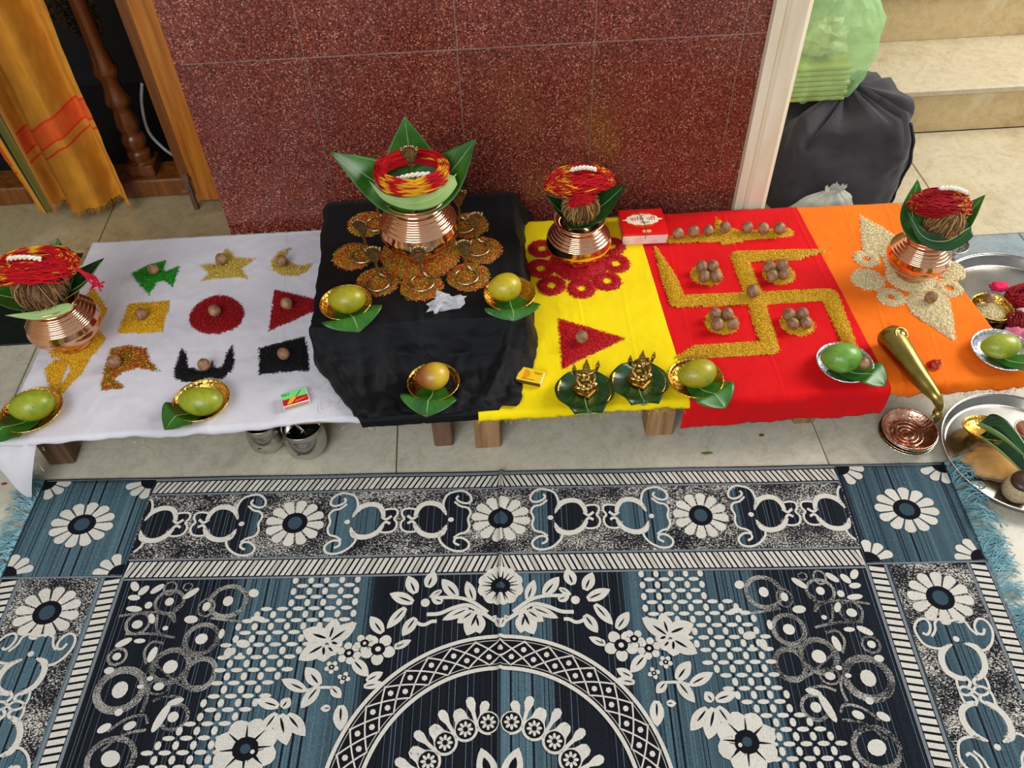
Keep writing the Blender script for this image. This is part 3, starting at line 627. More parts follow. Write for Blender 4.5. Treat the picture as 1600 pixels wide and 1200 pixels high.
def hank(name, label, c, a, b, rz, kind, seed, n=70, thick=.016, r=.00085, dome=.0, twist=None, cols_=(lin('b80410'), lin('e0a818')), tails=0, tilt=(0, 0)):
    """a looped bundle of dyed cotton yarn"""
    rn = random.Random(seed); parts = []; cols = []; th = np.linspace(0, 2 * PI, 44, endpoint=False)
    blocks = [(rn.uniform(0, 2 * PI), rn.uniform(.08, .17)) for _ in range(9)]
    m3 = np.array(Matrix.Rotation(tilt[0], 3, 'X') @ Matrix.Rotation(tilt[1], 3, 'Y'))
    for k in range(n):
        if kind == 'ring': f = 1 + rn.uniform(-.13, .13); g = f; zz = rn.uniform(-thick, thick) * .8; off = 0
        else: f = rn.uniform(.62, 1.03); g = rn.uniform(.12, 1.0); zz = rn.uniform(0, thick * .9); off = rn.uniform(-.3, .3) * (1 - g)
        x = a * f * np.cos(th); y = b * (g * np.sin(th) + off); ph = rn.uniform(0, 6)
        ms = 1.0 if kind == 'ring' else 2.4; tlt = rn.uniform(-.35, .35) * (0 if kind == 'ring' else 1); x, y = x * math.cos(tlt) - y * math.sin(tlt), y * math.cos(tlt) + x * math.sin(tlt) * .8
        z = zz - dome * ((x / a) ** 2 + .8 * (y / b) ** 2) + .0016 * ms * np.sin(3 * th + ph) + rn.uniform(-.001, .001)
        jit = .0012 * ms * np.sin(5 * th + ph * 2); x = x + jit; y = y + .0012 * ms * np.cos(4 * th + ph); fl_b = [rn.uniform(0, 6.28) for _ in range(rn.randrange(2))]
        q = np.stack([x * math.cos(rz) - y * math.sin(rz), x * math.sin(rz) + y * math.cos(rz), z], 1) @ m3.T
        tv, tf = tube(q, r * rn.uniform(.8, 1.3), 5, closed=True); parts.append((tv, tf))
        base = np.array(cols_[0][:3]) * rn.uniform(.7, 1.25); sh = rn.uniform(-.12, .12)
        for t in th:
            yl = any(abs((t - bt + sh + PI) % (2 * PI) - PI) < bw for bt, bw in blocks[:5 if kind == 'ring' else 4 if kind != 'plain' else 0]) and rn.random() < .9
            yl = yl or (kind != 'plain' and any(abs(t - f_) < .14 for f_ in fl_b))
            cols += [tuple(np.array(cols_[1][:3]) * rn.uniform(.85, 1.1)) if yl else tuple(base)] * 5
    for k in range(tails):
        q = [np.array([a * .9, -b * .2, -.006]), np.array([a * 1.15, -b * .25, -.02]), np.array([a * (1.3 + .06 * (k % 3)), -b * (.3 + .3 * (k % 2)), -.035]), np.array([a * (1.3 + .25 * (k % 2)), -b * (.3 + .25 * (k % 3)), -.042])]
        tv, tf = tube(cr(np.array(q) + rng.normal(0, .0016, (4, 3)), 14), r * 1.6, 5); parts.append((tv, tf)); cols += [lin('c01030')] * len(tv)
    o = obj(name, *join(*parts), M_['thread'], None, (0, 0, 0), col=cols); o.location = Vector(c); tag(o, label, 'thread', 'hanks of sacred thread')
    if twist:
        p0, p1, zb = twist; hx = []
        for ph in (0, PI):
            t = np.linspace(0, 1, 60); base = np.outer(1 - t, p0) + np.outer(t, p1); base[:, 2] += zb * np.sin(PI * t); d = np.array(p1) - np.array(p0); d = d / np.linalg.norm(d); s = np.cross(d, [0, 0, 1.0]); s /= np.linalg.norm(s)
            hx.append(tube(base + .0022 * (np.outer(np.cos(t * 22 + ph), s) + np.outer(np.sin(t * 22 + ph), [0, 0, 1])), .0026, 7))
        obj('cotton_twist', *join(*hx), M_['white_thread'], o)
    return o
def up3(m, dx, dy, dz): return m + np.array([dx, dy, dz])
# leftmost pot
coconut('brown fibrous coconut on the leftmost copper pot', up3(MA, -.002, -.004, .028), .044, (.15, .1), 1, 1.0)
hank('sacred_thread', 'red and yellow thread hank with loose red tail on the leftmost pot', up3(MA, .0, .006, .078), .074, .046, .06, 'hank', 3, 120, .014, .0011, .016, ((-.03, -.008, .0165), (.028, -.014, .0165), .004), tails=9)
leaf('betel_leaf', 'dark leaf standing behind the leftmost thread hank', [up3(MA, .0, .01, 0), up3(MA, .01, .05, .03), up3(MA, .018, .085, .068)], .085, (0, -.3, 1), .3, 'leaf')
leaf('betel_leaf', 'dark leaf spreading right from the leftmost pot', [up3(MA, .01, .0, 0), up3(MA, .06, .015, .015), up3(MA, .105, .045, .048)], .085, (-.4, 0, 1), .3, 'leaf_dark')
leaf('betel_leaf', 'green leaf spreading left from the leftmost pot', [up3(MA, -.01, .0, 0), up3(MA, -.05, -.01, .012), up3(MA, -.105, -.008, .034)], .085, (.4, 0, 1), .3, 'leaf')
leaf('betel_leaf', 'pale underside of a leaf at the front of the leftmost pot', [up3(MA, .05, -.03, .004), up3(MA, .0, -.05, .004), up3(MA, -.06, -.05, .008)], .018, (.1, -.85, .5), .2, 'leaf_under')
# pot on the black cloth
leaf('betel_leaf', 'tall pointed leaf behind the thread ring on the black cloth pot', [up3(MB, 0, .0, -.01), up3(MB, -.004, .05, .03), aty(632, 181, MB[1] + .075)], .13, (0, -.8, .6), .18, 'leaf', .62)
leaf('betel_leaf', 'pointed leaf spreading left from the pot on black cloth', [up3(MB, 0, 0, -.005), up3(MB, -.06, .012, .02), aty(516, 237, MB[1] + .02)], .105, (.2, -.4, .9), .2, 'leaf', .7)
leaf('betel_leaf', 'pointed leaf spreading right from the pot on black cloth', [up3(MB, 0, 0, -.005), up3(MB, .055, .015, .022), aty(744, 217, MB[1] + .04)], .105, (-.3, -.5, .9), .2, 'leaf', .7)
leaf('betel_leaf', 'pale leaf folded over the front rim of the black cloth pot', [up3(MB, .072, -.016, .044), up3(MB, .04, -.044, .026), up3(MB, -.003, -.053, .021), up3(MB, -.048, -.04, .028), up3(MB, -.076, -.012, .046)], .03, (0, -.95, .25), .1, 'leaf_under', .5)
hank('sacred_thread', 'red and yellow thread ring in the leaves of the black cloth pot', up3(MB, .0, -.004, .052), .058, .048, 0, 'ring', 5, 120, .016, .0011, 0, ((-.03, -.022, .0), (.032, -.016, .004), .004))
# pot on the yellow cloth
coconut('fibrous coconut with a brush tip on the yellow cloth pot', up3(MC, .0, -.006, .034), .035, (.5, 0), 2, 1.25)
hank('sacred_thread', 'red and yellow thread hank on the yellow cloth pot', up3(MC, -.002, .006, .086), .064, .042, .0, 'hank', 7, 110, .016, .001, .012, ((-.018, .0, .021), (.03, -.002, .021), .005), tails=0)
hank('sacred_thread', 'short red thread tuft hanging before the coconut of the yellow cloth pot', up3(MC, .0, -.03, .07), .024, .012, .3, 'plain', 17, 36, .010, .001, .01)
leaf('betel_leaf', 'dark leaf cupping the left of the yellow cloth pot coconut', [up3(MC, .03, .01, .008), up3(MC, -.03, .0, .014), up3(MC, -.068, .0, .06)], .085, (.3, -.2, 1), .35, 'leaf_dark', .5)
leaf('betel_leaf', 'pointed dark leaf spreading right from the yellow cloth pot', [up3(MC, -.02, .01, 0), up3(MC, .035, .01, .012), aty(979, 287, MC[1] + .03)], .09, (-.3, -.3, 1), .3, 'leaf_dark', .6)
leaf('betel_leaf', 'leaf rising behind the coconut of the yellow cloth pot', [up3(MC, 0, .0, 0), up3(MC, 0, .03, .014), up3(MC, -.01, .065, .045)], .08, (0, -.4, 1), .3, 'leaf_dark', .6)
# pot on the orange cloth
coconut('fibrous brown coconut on the orange cloth pot', up3(MD, .018, -.008, .028), .033, (.2, .3), 4, 1.1)
hank('sacred_thread', 'dark red thread hank with white cotton on the orange cloth pot', up3(MD, .008, .012, .062), .056, .036, -.1, 'hank', 9, 110, .016, .001, .012, ((-.006, .012, .022), (.046, .004, .014), .005), (lin('980612'), lin('d09028')))
leaf('betel_leaf', 'glossy leaf rising left behind the orange cloth pot', [up3(MD, 0, .0, 0), up3(MD, -.025, .03, .02), aty(1434, 279, MD[1] + .07)], .085, (.2, -.6, .8), .25, 'leaf', .6)
leaf('betel_leaf', 'pointed leaf rising right of the orange cloth pot coconut', [up3(MD, 0, -.005, .0), up3(MD, .045, -.004, .018), aty(1540, 304, MD[1] + .012)], .08, (-.6, -.2, .9), .3, 'leaf', .6)
leaf('betel_leaf', 'leaf cupping the front of the orange cloth pot coconut', [up3(MD, .055, -.03, .03), up3(MD, .012, -.044, .014), up3(MD, -.03, -.034, .02), up3(MD, -.058, .0, .055)], .04, (0, -.8, .5), .2, 'leaf_dark', .5)

# ================================================================== SERPENTS
def naga(label, u, v, z, hgt=.078, face=0.0, xy=None):
    p = at(u, v, z) if xy is None else xy
    t = thing('brass_serpent', label, 'serpent figure', (p[0], p[1], z), face, 'small brass serpents')
    a0 = PI / 2 + .5; a1 = a0 + 2 * PI - 1.0; rr = .0215
    ring = [(rr * math.cos(a), rr * math.sin(a) * 1.05, .0025) for a in np.linspace(a0, a1, 30)]
    ring = ring[:-1] + [(.004, rr * .98, .003)]
    neck = cr([(.008, rr * .95, .003), (.002, rr + .001, .008), (0, rr, .018), (0, rr - .002, hgt * .55)], 16)
    obj('coil', *tube(cr(ring, 50), list(np.linspace(.0018, .0032, 50)), 8), M_['brass_dark'], t)
    obj('neck', *tube(neck, list(np.linspace(.0032, .0028, 16)), 8), M_['brass_dark'], t)
    def hood(i, j):
        q = i * 2 - 1; w = .0035 + .0118 * math.sin(j * PI * .5) ** 1.3; top = .0016 * abs(math.sin(q * PI * 2.5)) * j ** 4
        return (w * q, rr - .002 - .004 * j * j - .0035 * (q * q) * j - .0012 * abs(math.cos(q * PI * 3.5)), hgt * .5 + (hgt * .5 - .002 * q * q * 4 * j) * j + top)
    h = obj('hood', *surf(hood, 35, 14), M_['brass_dark'], t); md = h.modifiers.new('thickness', 'SOLIDIFY'); md.thickness = .002; md.offset = 1
    for k in range(5):
        q = (k - 2) / 2.3; hv = ell((.0152 * q, rr - .0085 - .0025 * q * q, hgt - .0015 * q * q * 2 + .0004), (.0021, .0032, .0019), 10, 8); obj('head', *hv, M_['brass_dark'], h)
    return t
n4 = lambda u, v: crop([(u, v)], 3.428, 480, 170)[0]
for u, v, nm, fz in ((378, 938, 'front left mound', .0), (615, 938, 'frontmost mound', .0), (853, 903, 'front right mound', .0), (915, 752, 'middle right mound', .15), (835, 632, 'rear right mound', .3), (300, 790, 'middle left mound', -.25), (372, 622, 'rear left mound', -.2)):
    naga('brass serpent with fanned hood on the %s of mottled rice' % nm, *n4(u, v), ZS + .0125, .076, fz)
naga('brass serpent rising inside the thread ring of the pot', 0, 0, MB[2] + .03, .072, 0, MB + np.array([.0, -.014, 0]))

# ================================================================== DISHES, MANGOES, LEAVES UNDER THEM
def bowl(name, label, p, z, r, h, mat, crimps=36, tilt=(0, 0)):
    prof = [(.001, .0012), (r * .45, .001), (r * .62, .0), (r * .68, .003), (r * .8, h * .4), (r * .93, h * .85), (r * .97, h), (r * 1.02, h * 1.02), (r * 1.0, h * .94), (r * .94, h * .84), (r * .78, h * .42), (r * .64, .004), (r * .4, .003), (.001, .003)]
    wob = lambda i, a: (r * .012 * math.sin(a * crimps) if 4 <= i <= 10 else 0)
    o = obj(name, *lathe(prof, 108, wob=wob), mat, None, (0, 0, 0)); o.location = Vector((p[0], p[1], z)); o.rotation_euler = (tilt[0], tilt[1], random.uniform(0, 1)); tag(o, label, 'dish')
    obj('rim', *tube([(r * 1.0 * math.cos(a), r * 1.0 * math.sin(a), h * 1.01) for a in np.linspace(0, 2 * PI, 65)[:-1]], .0011, 6, closed=True), mat, o)
    return o
def mango_obj(label, p, L, Wd, yaw, mat, pitch=0.0):
    V, F = ell((0, 0, 0), (L, Wd, Wd * .95), 28, 20)
    W2 = []
    for x, y, z in V:
        s = x / L; k = 1 + .10 * s - .05 * s * s; W2.append((x, y * k + .12 * Wd * s * s, z * k))
    o = obj('mango', W2, F, mat, None, (0, 0, 0)); o.location = Vector(p); o.rotation_euler = (0, pitch, yaw); tag(o, label, 'mango', 'mangoes in the dishes')
    obj('stem_scar', *ell((L * .985, .12 * Wd, .0), (.0015, .0026, .0026), 8, 6), M_['nut'], o)
def serving(u, v, z, r, mu, mv, L, Wd, yaw, mmat, foil, lab, leafdir, lw, leafmat='leaf', pitch=0.0, ll=.085):
    h = .021; p = at(u, v, z + h); foilw = 'gold' if foil == 'gold_foil' else 'silver'
    bowl('foil_dish', '%s foil dish %s' % (foilw, lab), p, z, r, h, M_[foil])
    q = at(mu, mv, z + .006 + Wd * .95); mango_obj('%s mango in the %s dish %s' % (MN[mmat], foilw, lab), (q[0], q[1], z + .0055 + Wd * .95), L, Wd, yaw, M_[mmat], pitch)
    a = leafdir; d = np.array([math.cos(a), math.sin(a), 0]); c = np.array([p[0], p[1], z])
    k = ll / .085
    leaf('betel_leaf', 'green leaf in the mango dish ' + lab, [c - d * r * .5 + np.array([0, 0, .0055]), c + d * r * .35 + np.array([0, 0, .006]), c + d * r * .88 + np.array([0, 0, h * .92]), c + d * r * 1.07 + np.array([0, 0, h + .0025]), c + d * (r * 1.07 + .026 * k) + np.array([0, 0, .012])], lw, (0, 0, 1), .12, leafmat, 2.0, wave=.0018)
MN = {'mango_yg': 'yellow-green', 'mango_y': 'yellow', 'mango_lime': 'lime green', 'mango_blush': 'yellow and brown blushing', 'mango_green': 'dark green'}
serving(49, 640, ZC, .052, 49, 634, .038, .028, .25, 'mango_lime', 'gold_foil', 'at the front left corner of the white cloth', -2.3, .09)
serving(314, 625, ZC, .049, 312, 627, .040, .026, -.12, 'mango_lime', 'gold_foil', 'below the black horned rice figure', -2.35, .075)
serving(540, 472, ZS, .046, 541, 468, .034, .026, -.05, 'mango_yg', 'gold_foil', 'at the left corner of the black cloth', -1.2, .11)
serving(796, 458, ZS, .046, 789, 449, .031, .0265, .25, 'mango_y', 'gold_foil', 'at the right corner of the black cloth', -1.5, .10, ll=.05)
serving(677, 596, ZC + .009, .046, 676, 588, .0305, .0255, .2, 'mango_blush', 'gold_foil', 'near the hem of the black cloth', -1.75, .10)
serving(1087, 590, ZC + .003, .048, 1090, 584, .036, .0265, .25, 'mango_yg', 'gold_foil', 'at the left edge of the red cloth', -1.05, .085)
serving(1320, 566, ZR, .049, 1315, 559, .036, .0275, .0, 'mango_green', 'silver_foil', 'at the front right of the red cloth', -.75, .065)
serving(1566, 546, ZC, .052, 1564, 541, .036, .0235, .0, 'mango_lime', 'silver_foil', 'at the right edge of the orange cloth', -.9, .06)

# ================================================================== BRASS DEITY FIGURES ON LEAVES
def idol(label, p, z, rz, trunk, s=.0105):
    t = thing('brass_figurine', label, 'figurine', (p[0], p[1], z), rz, 'brass figurines'); parts = []
    E = lambda c, r: parts.append(ell(tuple(np.array(c) * s), tuple(np.array(r) * s), 14, 10))
    TB = lambda pts, r: parts.append(tube(cr(np.array(pts) * s, 12), np.linspace(r[0], r[1], 12) * s, 8))
    for k in (-1, 1):
        E((1.05 * k, -.5, 1.25), (1.05, .75, .5)); E((.4 * k, -1.15, 1.15), (.6, .4, .35)); E((.95 * k, 0, 3.55), (.42, .4, .42))
        TB([(.95 * k, 0, 3.55), (1.5 * k, -.3, 2.75), (1.15 * k, -.95, 2.1)], (.34, .26)); E((1.1 * k, -1.05, 2.05), (.32, .3, .32))
        TB([(.95 * k, .15, 3.6), (1.75 * k, .25, 3.75), (2.0 * k, .15, 4.75)], (.34, .26)); E((2.0 * k, .1, 5.0), (.42, .32, .4)); E((2.02 * k, .1, 5.55), (.3, .24, .42)); E((2.05 * k, .1, 6.0), (.1, .1, .35))
    E((0, 0, 2.15), (1.05, .85, 1.15)); E((0, .05, 3.3), (.95, .65, .7)); E((0, -.1, 4.55), (.68, .66, .75))
    E((0, -.05, 5.15), (.66, .62, .35)); parts.append(xform(lathe([(.001, 0), (.6, 0), (.5, .5), (.36, .8), (.3, 1.1), (.14, 1.7), (.04, 2.0), (.001, 2.02)], 14), Matrix.Translation((0, 0, 5.2 * s)) @ Matrix.Scale(s, 4)))
    if trunk:
        TB([(0, -.6, 4.6), (0, -1.0, 4.0), (.05, -1.1, 3.2), (.4, -1.2, 2.6)], (.36, .16)); [E((.85 * k, .05, 4.6), (.5, .14, .62)) for k in (-1, 1)]
    else:
        E((0, -.72, 4.5), (.12, .16, .2)); [E((.3 * k, -.6, 4.7), (.13, .1, .08)) for k in (-1, 1)]; E((0, -.62, 4.2), (.24, .12, .07)); [E((.7 * k, -.05, 4.4), (.14, .14, .3)) for k in (-1, 1)]; TB([(-.6, -.55, 3.5), (0, -.85, 2.9), (.6, -.55, 3.5)], (.13, .13))
    o = obj('body', *join(*parts), M_['brass'], t); md = o.modifiers.new('fuse', 'REMESH'); md.mode = 'VOXEL'; md.voxel_size = .00065; md.use_smooth_shade = True
    sh = [(-1.9, 1.1), (-2.2, .1), (-1.8, -1.1), (-.9, -1.8), (0, -2.5), (.9, -1.8), (1.8, -1.1), (2.2, .1), (1.9, 1.1), (0, 1.4)]
    A = [(x * s, y * s) for x, y in sh]; B_ = [(x * s * .86, y * s * .86) for x, y in sh]
    obj('pedestal', *join(prism(A, 0, .3 * s), prism(B_, .3 * s, .62 * s), prism([(x * 1.06, y * 1.06) for x, y in B_], .62 * s, .85 * s)), M_['brass'], t, smooth=False)
for u, v, lab, tr, tip, rz in ((913, 609, 'left', True, (918, 650), .12), (998, 595, 'right', True, (1005, 634), .12)):
    h = .018; p = at(u, v, ZY + h); bowl('foil_dish', 'gold foil dish under the %s of the two brass figurines' % lab, p, ZY, .047, h, M_['gold_foil'])
    c = np.array([p[0], p[1], ZY]); tp = at(*tip, ZY + .006); d = tp - c; d[2] = 0; d /= np.linalg.norm(d)
    leaf('betel_leaf', 'broad glossy leaf under the %s of the two brass figurines' % lab, [c - d * .036 + np.array([0, 0, .013]), c - d * .02 + np.array([0, 0, .0065]), c + np.array([0, 0, .0055]), c + d * .03 + np.array([0, 0, .010]), c + d * .05 + np.array([0, 0, h + .003]), tp], .104, (0, 0, 1), .3, 'leaf_dark', 1.0, wave=.001)
    idol(('brass four-armed seated figurine on the left leaf of the yellow cloth' if lab == 'left' else 'brass four-armed seated figurine on the right leaf of the yellow cloth'), at(u + 1, v - 2, ZY + .008), ZY + .0085, rz, lab == 'right')

# ================================================================== MATCHBOXES, SWEET BOX, PACKET
def text(name, s, size, mat, parent, loc, rz=0.0, sx=1.0):
    c = bpy.data.curves.new(name, 'FONT'); c.body = s; c.size = size; c.align_x = 'CENTER'; c.align_y = 'CENTER'; c.extrude = .00008; o = bpy.data.objects.new(name, c); COL.objects.link(o)
    bpy.context.view_layer.update(); me = bpy.data.meshes.new_from_object(o.evaluated_get(bpy.context.evaluated_depsgraph_get())); bpy.data.objects.remove(o)
    me.materials.clear(); me.materials.append(mat); q = bpy.data.objects.new(name, me); COL.objects.link(q); q.parent = parent; q.location = loc; q.rotation_euler = (0, 0, rz); q.scale = (sx, 1, 1); return q
def flatpoly(name, pts, z, mat, parent): return obj(name, [(x, y, z) for x, y in pts], [tuple(range(len(pts)))], mat, parent, smooth=False)
def plain(h, rough=.45): return simple('print_' + h, lin(h), None, 1, rough)
p = at(463, 628, ZC); t = thing('matchbox', 'green and red matchbox on the white cloth', 'matchbox', (p[0], p[1], ZC + .0015), .30, 'matchboxes')
obj('sleeve', *box(-.023, .023, -.0165, .0165, 0, .0125, .0006), M_['card_white'], t, smooth=False)
obj('tray', *box(-.0236, .0236, -.015, .015, .0012, .0113, .0004), M_['card_pink'], t, smooth=False)
flatpoly('green_panel', [(-.0225, -.001), (.0225, -.001), (.0225, .016), (-.0225, .016)], .01265, plain('6fd07a'), t)
flatpoly('red_panel', [(-.0225, -.016), (.0225, -.016), (.0225, -.001), (-.0225, -.001)], .01265, plain('b80a1c'), t)
flatpoly('yellow_flame', [(-.016, -.0135), (-.008, -.0135), (.006, .001), (.001, .003), (-.008, -.001)], .01275, plain('eaa81c'), t)
flatpoly('match_stick', [(.0, -.001), (.003, -.001), (.014, .012), (.0115, .0125)], .01285, plain('4e6a20'), t)
flatpoly('orange_stroke', [(-.002, -.013), (.018, -.009), (.021, -.006), (.0, -.009)], .01275, plain('e06a30'), t)
text('lettering', 'MAT', .0075, M_['ink_black'], t, (-.0145, .0095, .01285), 0, .95)
obj('striking_strip', *box(-.022, .022, -.01665, -.0164, .002, .0105), plain('b09478', .9), t, smooth=False)
p = at(829, 593, ZY); t = thing('matchbox', 'yellow matchbox with an orange sun on the yellow cloth', 'matchbox', (p[0], p[1], ZY + .0015), -.36, 'matchboxes')
obj('sleeve', *box(-.0225, .0225, -.0155, .0155, 0, .0115, .0006), plain('e8c010'), t, smooth=False)
obj('tray', *box(-.0231, .0231, -.014, .014, .0012, .0103, .0004), M_['card_white'], t, smooth=False)
obj('striking_strip', *box(-.022, .022, -.01565, -.0154, .0015, .0095), plain('5a3c10', .9), t, smooth=False)
sun = [(-.012 + .007 * math.cos(a), .0 + .0075 * math.sin(a)) for a in np.linspace(-PI / 2, PI / 2, 20)]
flatpoly('sun', [(-.0125, -.0075)] + sun + [(-.0125, .0075)], .01165, plain('e88a14'), t)
for k in range(7):
    a = -1.35 + k * .45; c_, s_ = math.cos(a), math.sin(a); q = [(-.012 + r_ * c_ - w_ * s_, r_ * s_ + w_ * c_) for r_, w_ in ((.0078, .0013), (.0135, 0), (.0078, -.0013))]
    flatpoly('sun_ray', q, .01172, plain('b84a0a'), t)
for x, y, w_, h_ in ((.0125, .0075, .008, .0012), (.0125, .0045, .006, .001), (-.002, -.0115, .012, .0012)): flatpoly('lettering', [(x - w_, y - h_), (x + w_, y - h_), (x + w_, y + h_), (x - w_, y + h_)], .01172, plain('c07a10'), t)

# red sweet box (tied with a string, lettering in an ornate oval)
bz = .028; q0 = [at(961, 325, ZY + bz), at(1038, 320, ZY + bz), at(1049, 369, ZY + bz), at(969, 374, ZY + bz)]
cx_ = sum(q[0] for q in q0) / 4; cy_ = sum(q[1] for q in q0) / 4; bw = .047; bd = .0425
t = thing('sweet_box', 'red cardboard box with a white lettered oval against the wall', 'box', (cx_, cy_, ZY + .001), 0)
t.rotation_euler = (0, 0, -.02)
obj('tray', *box(-bw + .001, bw - .001, -bd + .001, bd - .001, 0, bz - .004, .0008), M_['card_pink'], t, smooth=False)
obj('lid', *box(-bw, bw, -bd, bd, bz - .018, bz, .001), M_['card_red'], t, smooth=False).location = (0, .0004, 0)
obj('front_flap', *box(-bw, bw, -bd - .0004, -bd + .0008, bz - .0175, bz - .0045), M_['card_pink'], t, smooth=False)
ov = [(.036 * math.cos(a) * (1 + .035 * math.cos(12 * a)) + (.006 * (1 if math.cos(a) > 0 else -1) if abs(math.sin(a)) < .12 else 0), .006 + .0185 * math.sin(a) * (1 + .05 * math.cos(12 * a))) for a in np.linspace(0, 2 * PI, 72)[:-1]]
flatpoly('orange_halo', [(x * 1.0 * .93, .006 + (y - .006) * 1.38) for x, y in ov], bz + .00025, plain('dc4a10'), t)
flatpoly('white_oval', [(x * .98, y) for x, y in ov], bz + .0004, plain('f0e4c8'), t)
text('lettering', 'शमा जी', .0165, M_['ink_red'], t, (.001, .007, bz + .0006), 0, 1.15)
obj('lettering_hook', *tube(cr([(-.0075, .0135, bz + .0006), (-.0095, .016, bz + .0006), (-.007, .0172, bz + .0006)], 8), .0006, 5), M_['ink_red'], t)
text('lettering', 'श्री', .006, M_['ink_red'], t, (.0, .0185, bz + .0006))
text('lettering', 'नोइटा', .009, plain('2c4a34'), t, (.004, -.005, bz + .0006), 0, 1.1)
for k in (-1, 1): flatpoly('small_seal', [(.004 + k * .004 + .0055 * math.cos(a), -.034 + .005 * math.sin(a)) for a in np.linspace(0, 2 * PI, 20)[:-1]], bz + .0004 + .0001 * k, plain('e0a878'), t)
obj('string', *tube(cr([(-.008, bd + .0005, bz - .01), (-.008, bd, bz + .0008), (-.001, .01, bz + .0012), (.004, -.026, bz + .0012), (.0, -bd, bz + .0008), (.0, -bd - .0008, bz - .012)], 40), .0006, 5), plain('6b5a40', .8), t)

def glassy(name, col, alpha, rough=.12, trans=.0):
    m, nt, b = base_mat(name, rough); b.inputs['Base Color'].default_value = col; b.inputs['IOR'].default_value = 1.35; co_ = coords(nt)
    bump(nt, b, noise(nt, co_, 90, 4, .6), .8, .004); tr = nt.add('ShaderNodeBsdfTransparent'); tr.inputs[0].default_value = tuple(.55 + .45 * c for c in col[:3]) + (1,)
    mx = nt.add('ShaderNodeMixShader'); mx.inputs[0].default_value = alpha; out = nt.n['Material Output']; nt.link(tr.outputs[0], mx.inputs[1])
    tl_ = nt.add('ShaderNodeBsdfTranslucent'); tl_.inputs[0].default_value = col; m2 = nt.add('ShaderNodeMixShader'); m2.inputs[0].default_value = trans; nt.link(b.outputs[0], m2.inputs[1]); nt.link(tl_.outputs[0], m2.inputs[2])
    nt.link(m2.outputs[0], mx.inputs[2]); nt.link(mx.outputs[0], out.inputs[0]); return m
M_['clear_plastic'] = glassy('clear_plastic', lin('dcdce0'), .28, .12, .25)
M_['green_plastic'] = glassy('green_plastic', lin('c2ecb4'), .4, .16, .4)
M_['white_plastic'] = glassy('white_plastic', lin('d2d0c4'), .8, .3, .35)
def crumple(c, r, seed, nu=26, nv=18, amp=.35, fr=2.2):
    V, F = ell((0, 0, 0), (1, 1, 1), nu, nv)
    out = []
    for x, y, z in V:
        k = 1 + amp * fbm(x * fr + seed, y * fr, z * fr, 4); out.append((c[0] + r[0] * x * k, c[1] + r[1] * y * k, c[2] + r[2] * max(z * k, -.75)))
    return out, F
p = at(700, 470, ZS + .008); o = obj('plastic_packet', *crumple(p, (.027, .016, .012), 9.3, 18, 12, .75, 1.0), glassy('packet_plastic', lin('f0f0f4'), .62, .08, .35), None, tuple(p), False); tag(o, 'small crumpled clear plastic packet on the black cloth', 'packet')
obj('gathered_corner', *tube(cr([(-.012, -.008, .002), (-.02, -.02, .0), (-.024, -.028, -.004)], 8), [.006, .006, .005, .004, .004, .005, .0035, .001], 9), o.data.materials[0], o, smooth=False)

# ================================================================== HORN AND THREAD BIT
hp = np.array([at(1392, 527, ZC + .026), at(1412, 555, ZC + .0235), at(1432, 583, ZC + .0195), at(1450, 605, ZC + .0155), at(1463, 622, ZC + .011), at(1468, 634, .117), at(1465, 642, .104)])
hr = [.0245, .0215, .0175, .0135, .0098, .0075, .0062]
P_ = cr(hp, 60); rr_ = np.interp(np.linspace(0, 6, 60), range(7), hr); ax_ = (P_[1] - P_[0]) / np.linalg.norm(P_[1] - P_[0])
cap = [P_[0] - ax_ * .012, P_[0] - ax_ * .010, P_[0] - ax_ * .005]
t = thing('brass_horn', 'curved brass horn lying across the red and orange cloth edge', 'horn', tuple(hp[3] * np.array([1, 1, 0]) + np.array([0, 0, ZC])))
L = tuple(t.location); obj('horn_body', *tube(np.vstack([cap, P_]), [.015, .021, .0236] + list(rr_), 32), M_['horn_brass'], t, L)
e0 = P_[0] - ax_ * .003; nrm = np.array([.15, -.35, .92]); nrm /= np.linalg.norm(nrm); A1 = np.cross(nrm, [1, 0, 0]); A1 /= np.linalg.norm(A1); A2 = np.cross(nrm, A1); e1 = P_[1] + nrm * .0225 + np.array([.004, .0, 0])
obj('end_ring', *tube([e1 + .0115 * (A1 * math.cos(a) + A2 * math.sin(a)) for a in np.linspace(0, 2 * PI, 33)[:-1]], .0018, 8, closed=True), M_['brass'], t, L)
obj('end_knob', *ell(tuple(e1 - nrm * .002), (.0085, .0085, .005), 14, 8), M_['brass_dark'], t, L)
obj('mouthpiece', *tube(cr([P_[-1] + np.array([0, .001, .003]), P_[-1] + np.array([-.001, -.006, -.006]), P_[-1] + np.array([-.003, -.012, -.02])], 10), [.0062, .0075, .0085, .0088, .0085, .0075, .006, .0045, .003, .0015], 14), M_['horn_brass'], t, L)
obj('mouthpiece_lip', *tube(cr([P_[-1] + np.array([-.006, -.006, -.004]), P_[-1] + np.array([-.012, -.008, -.005]), P_[-1] + np.array([-.018, -.008, -.0])], 10), np.linspace(.004, .0012, 10), 10), M_['brass_dark'], t, L)
hank('thread_knot', 'small knot of red thread lying beside the brass horn', at(1460, 570, ZC + .004), .011, .0085, .4, 'hank', 21, 16, .004, .0007, 0, None, (lin('b4141a'), lin('a08a50')))
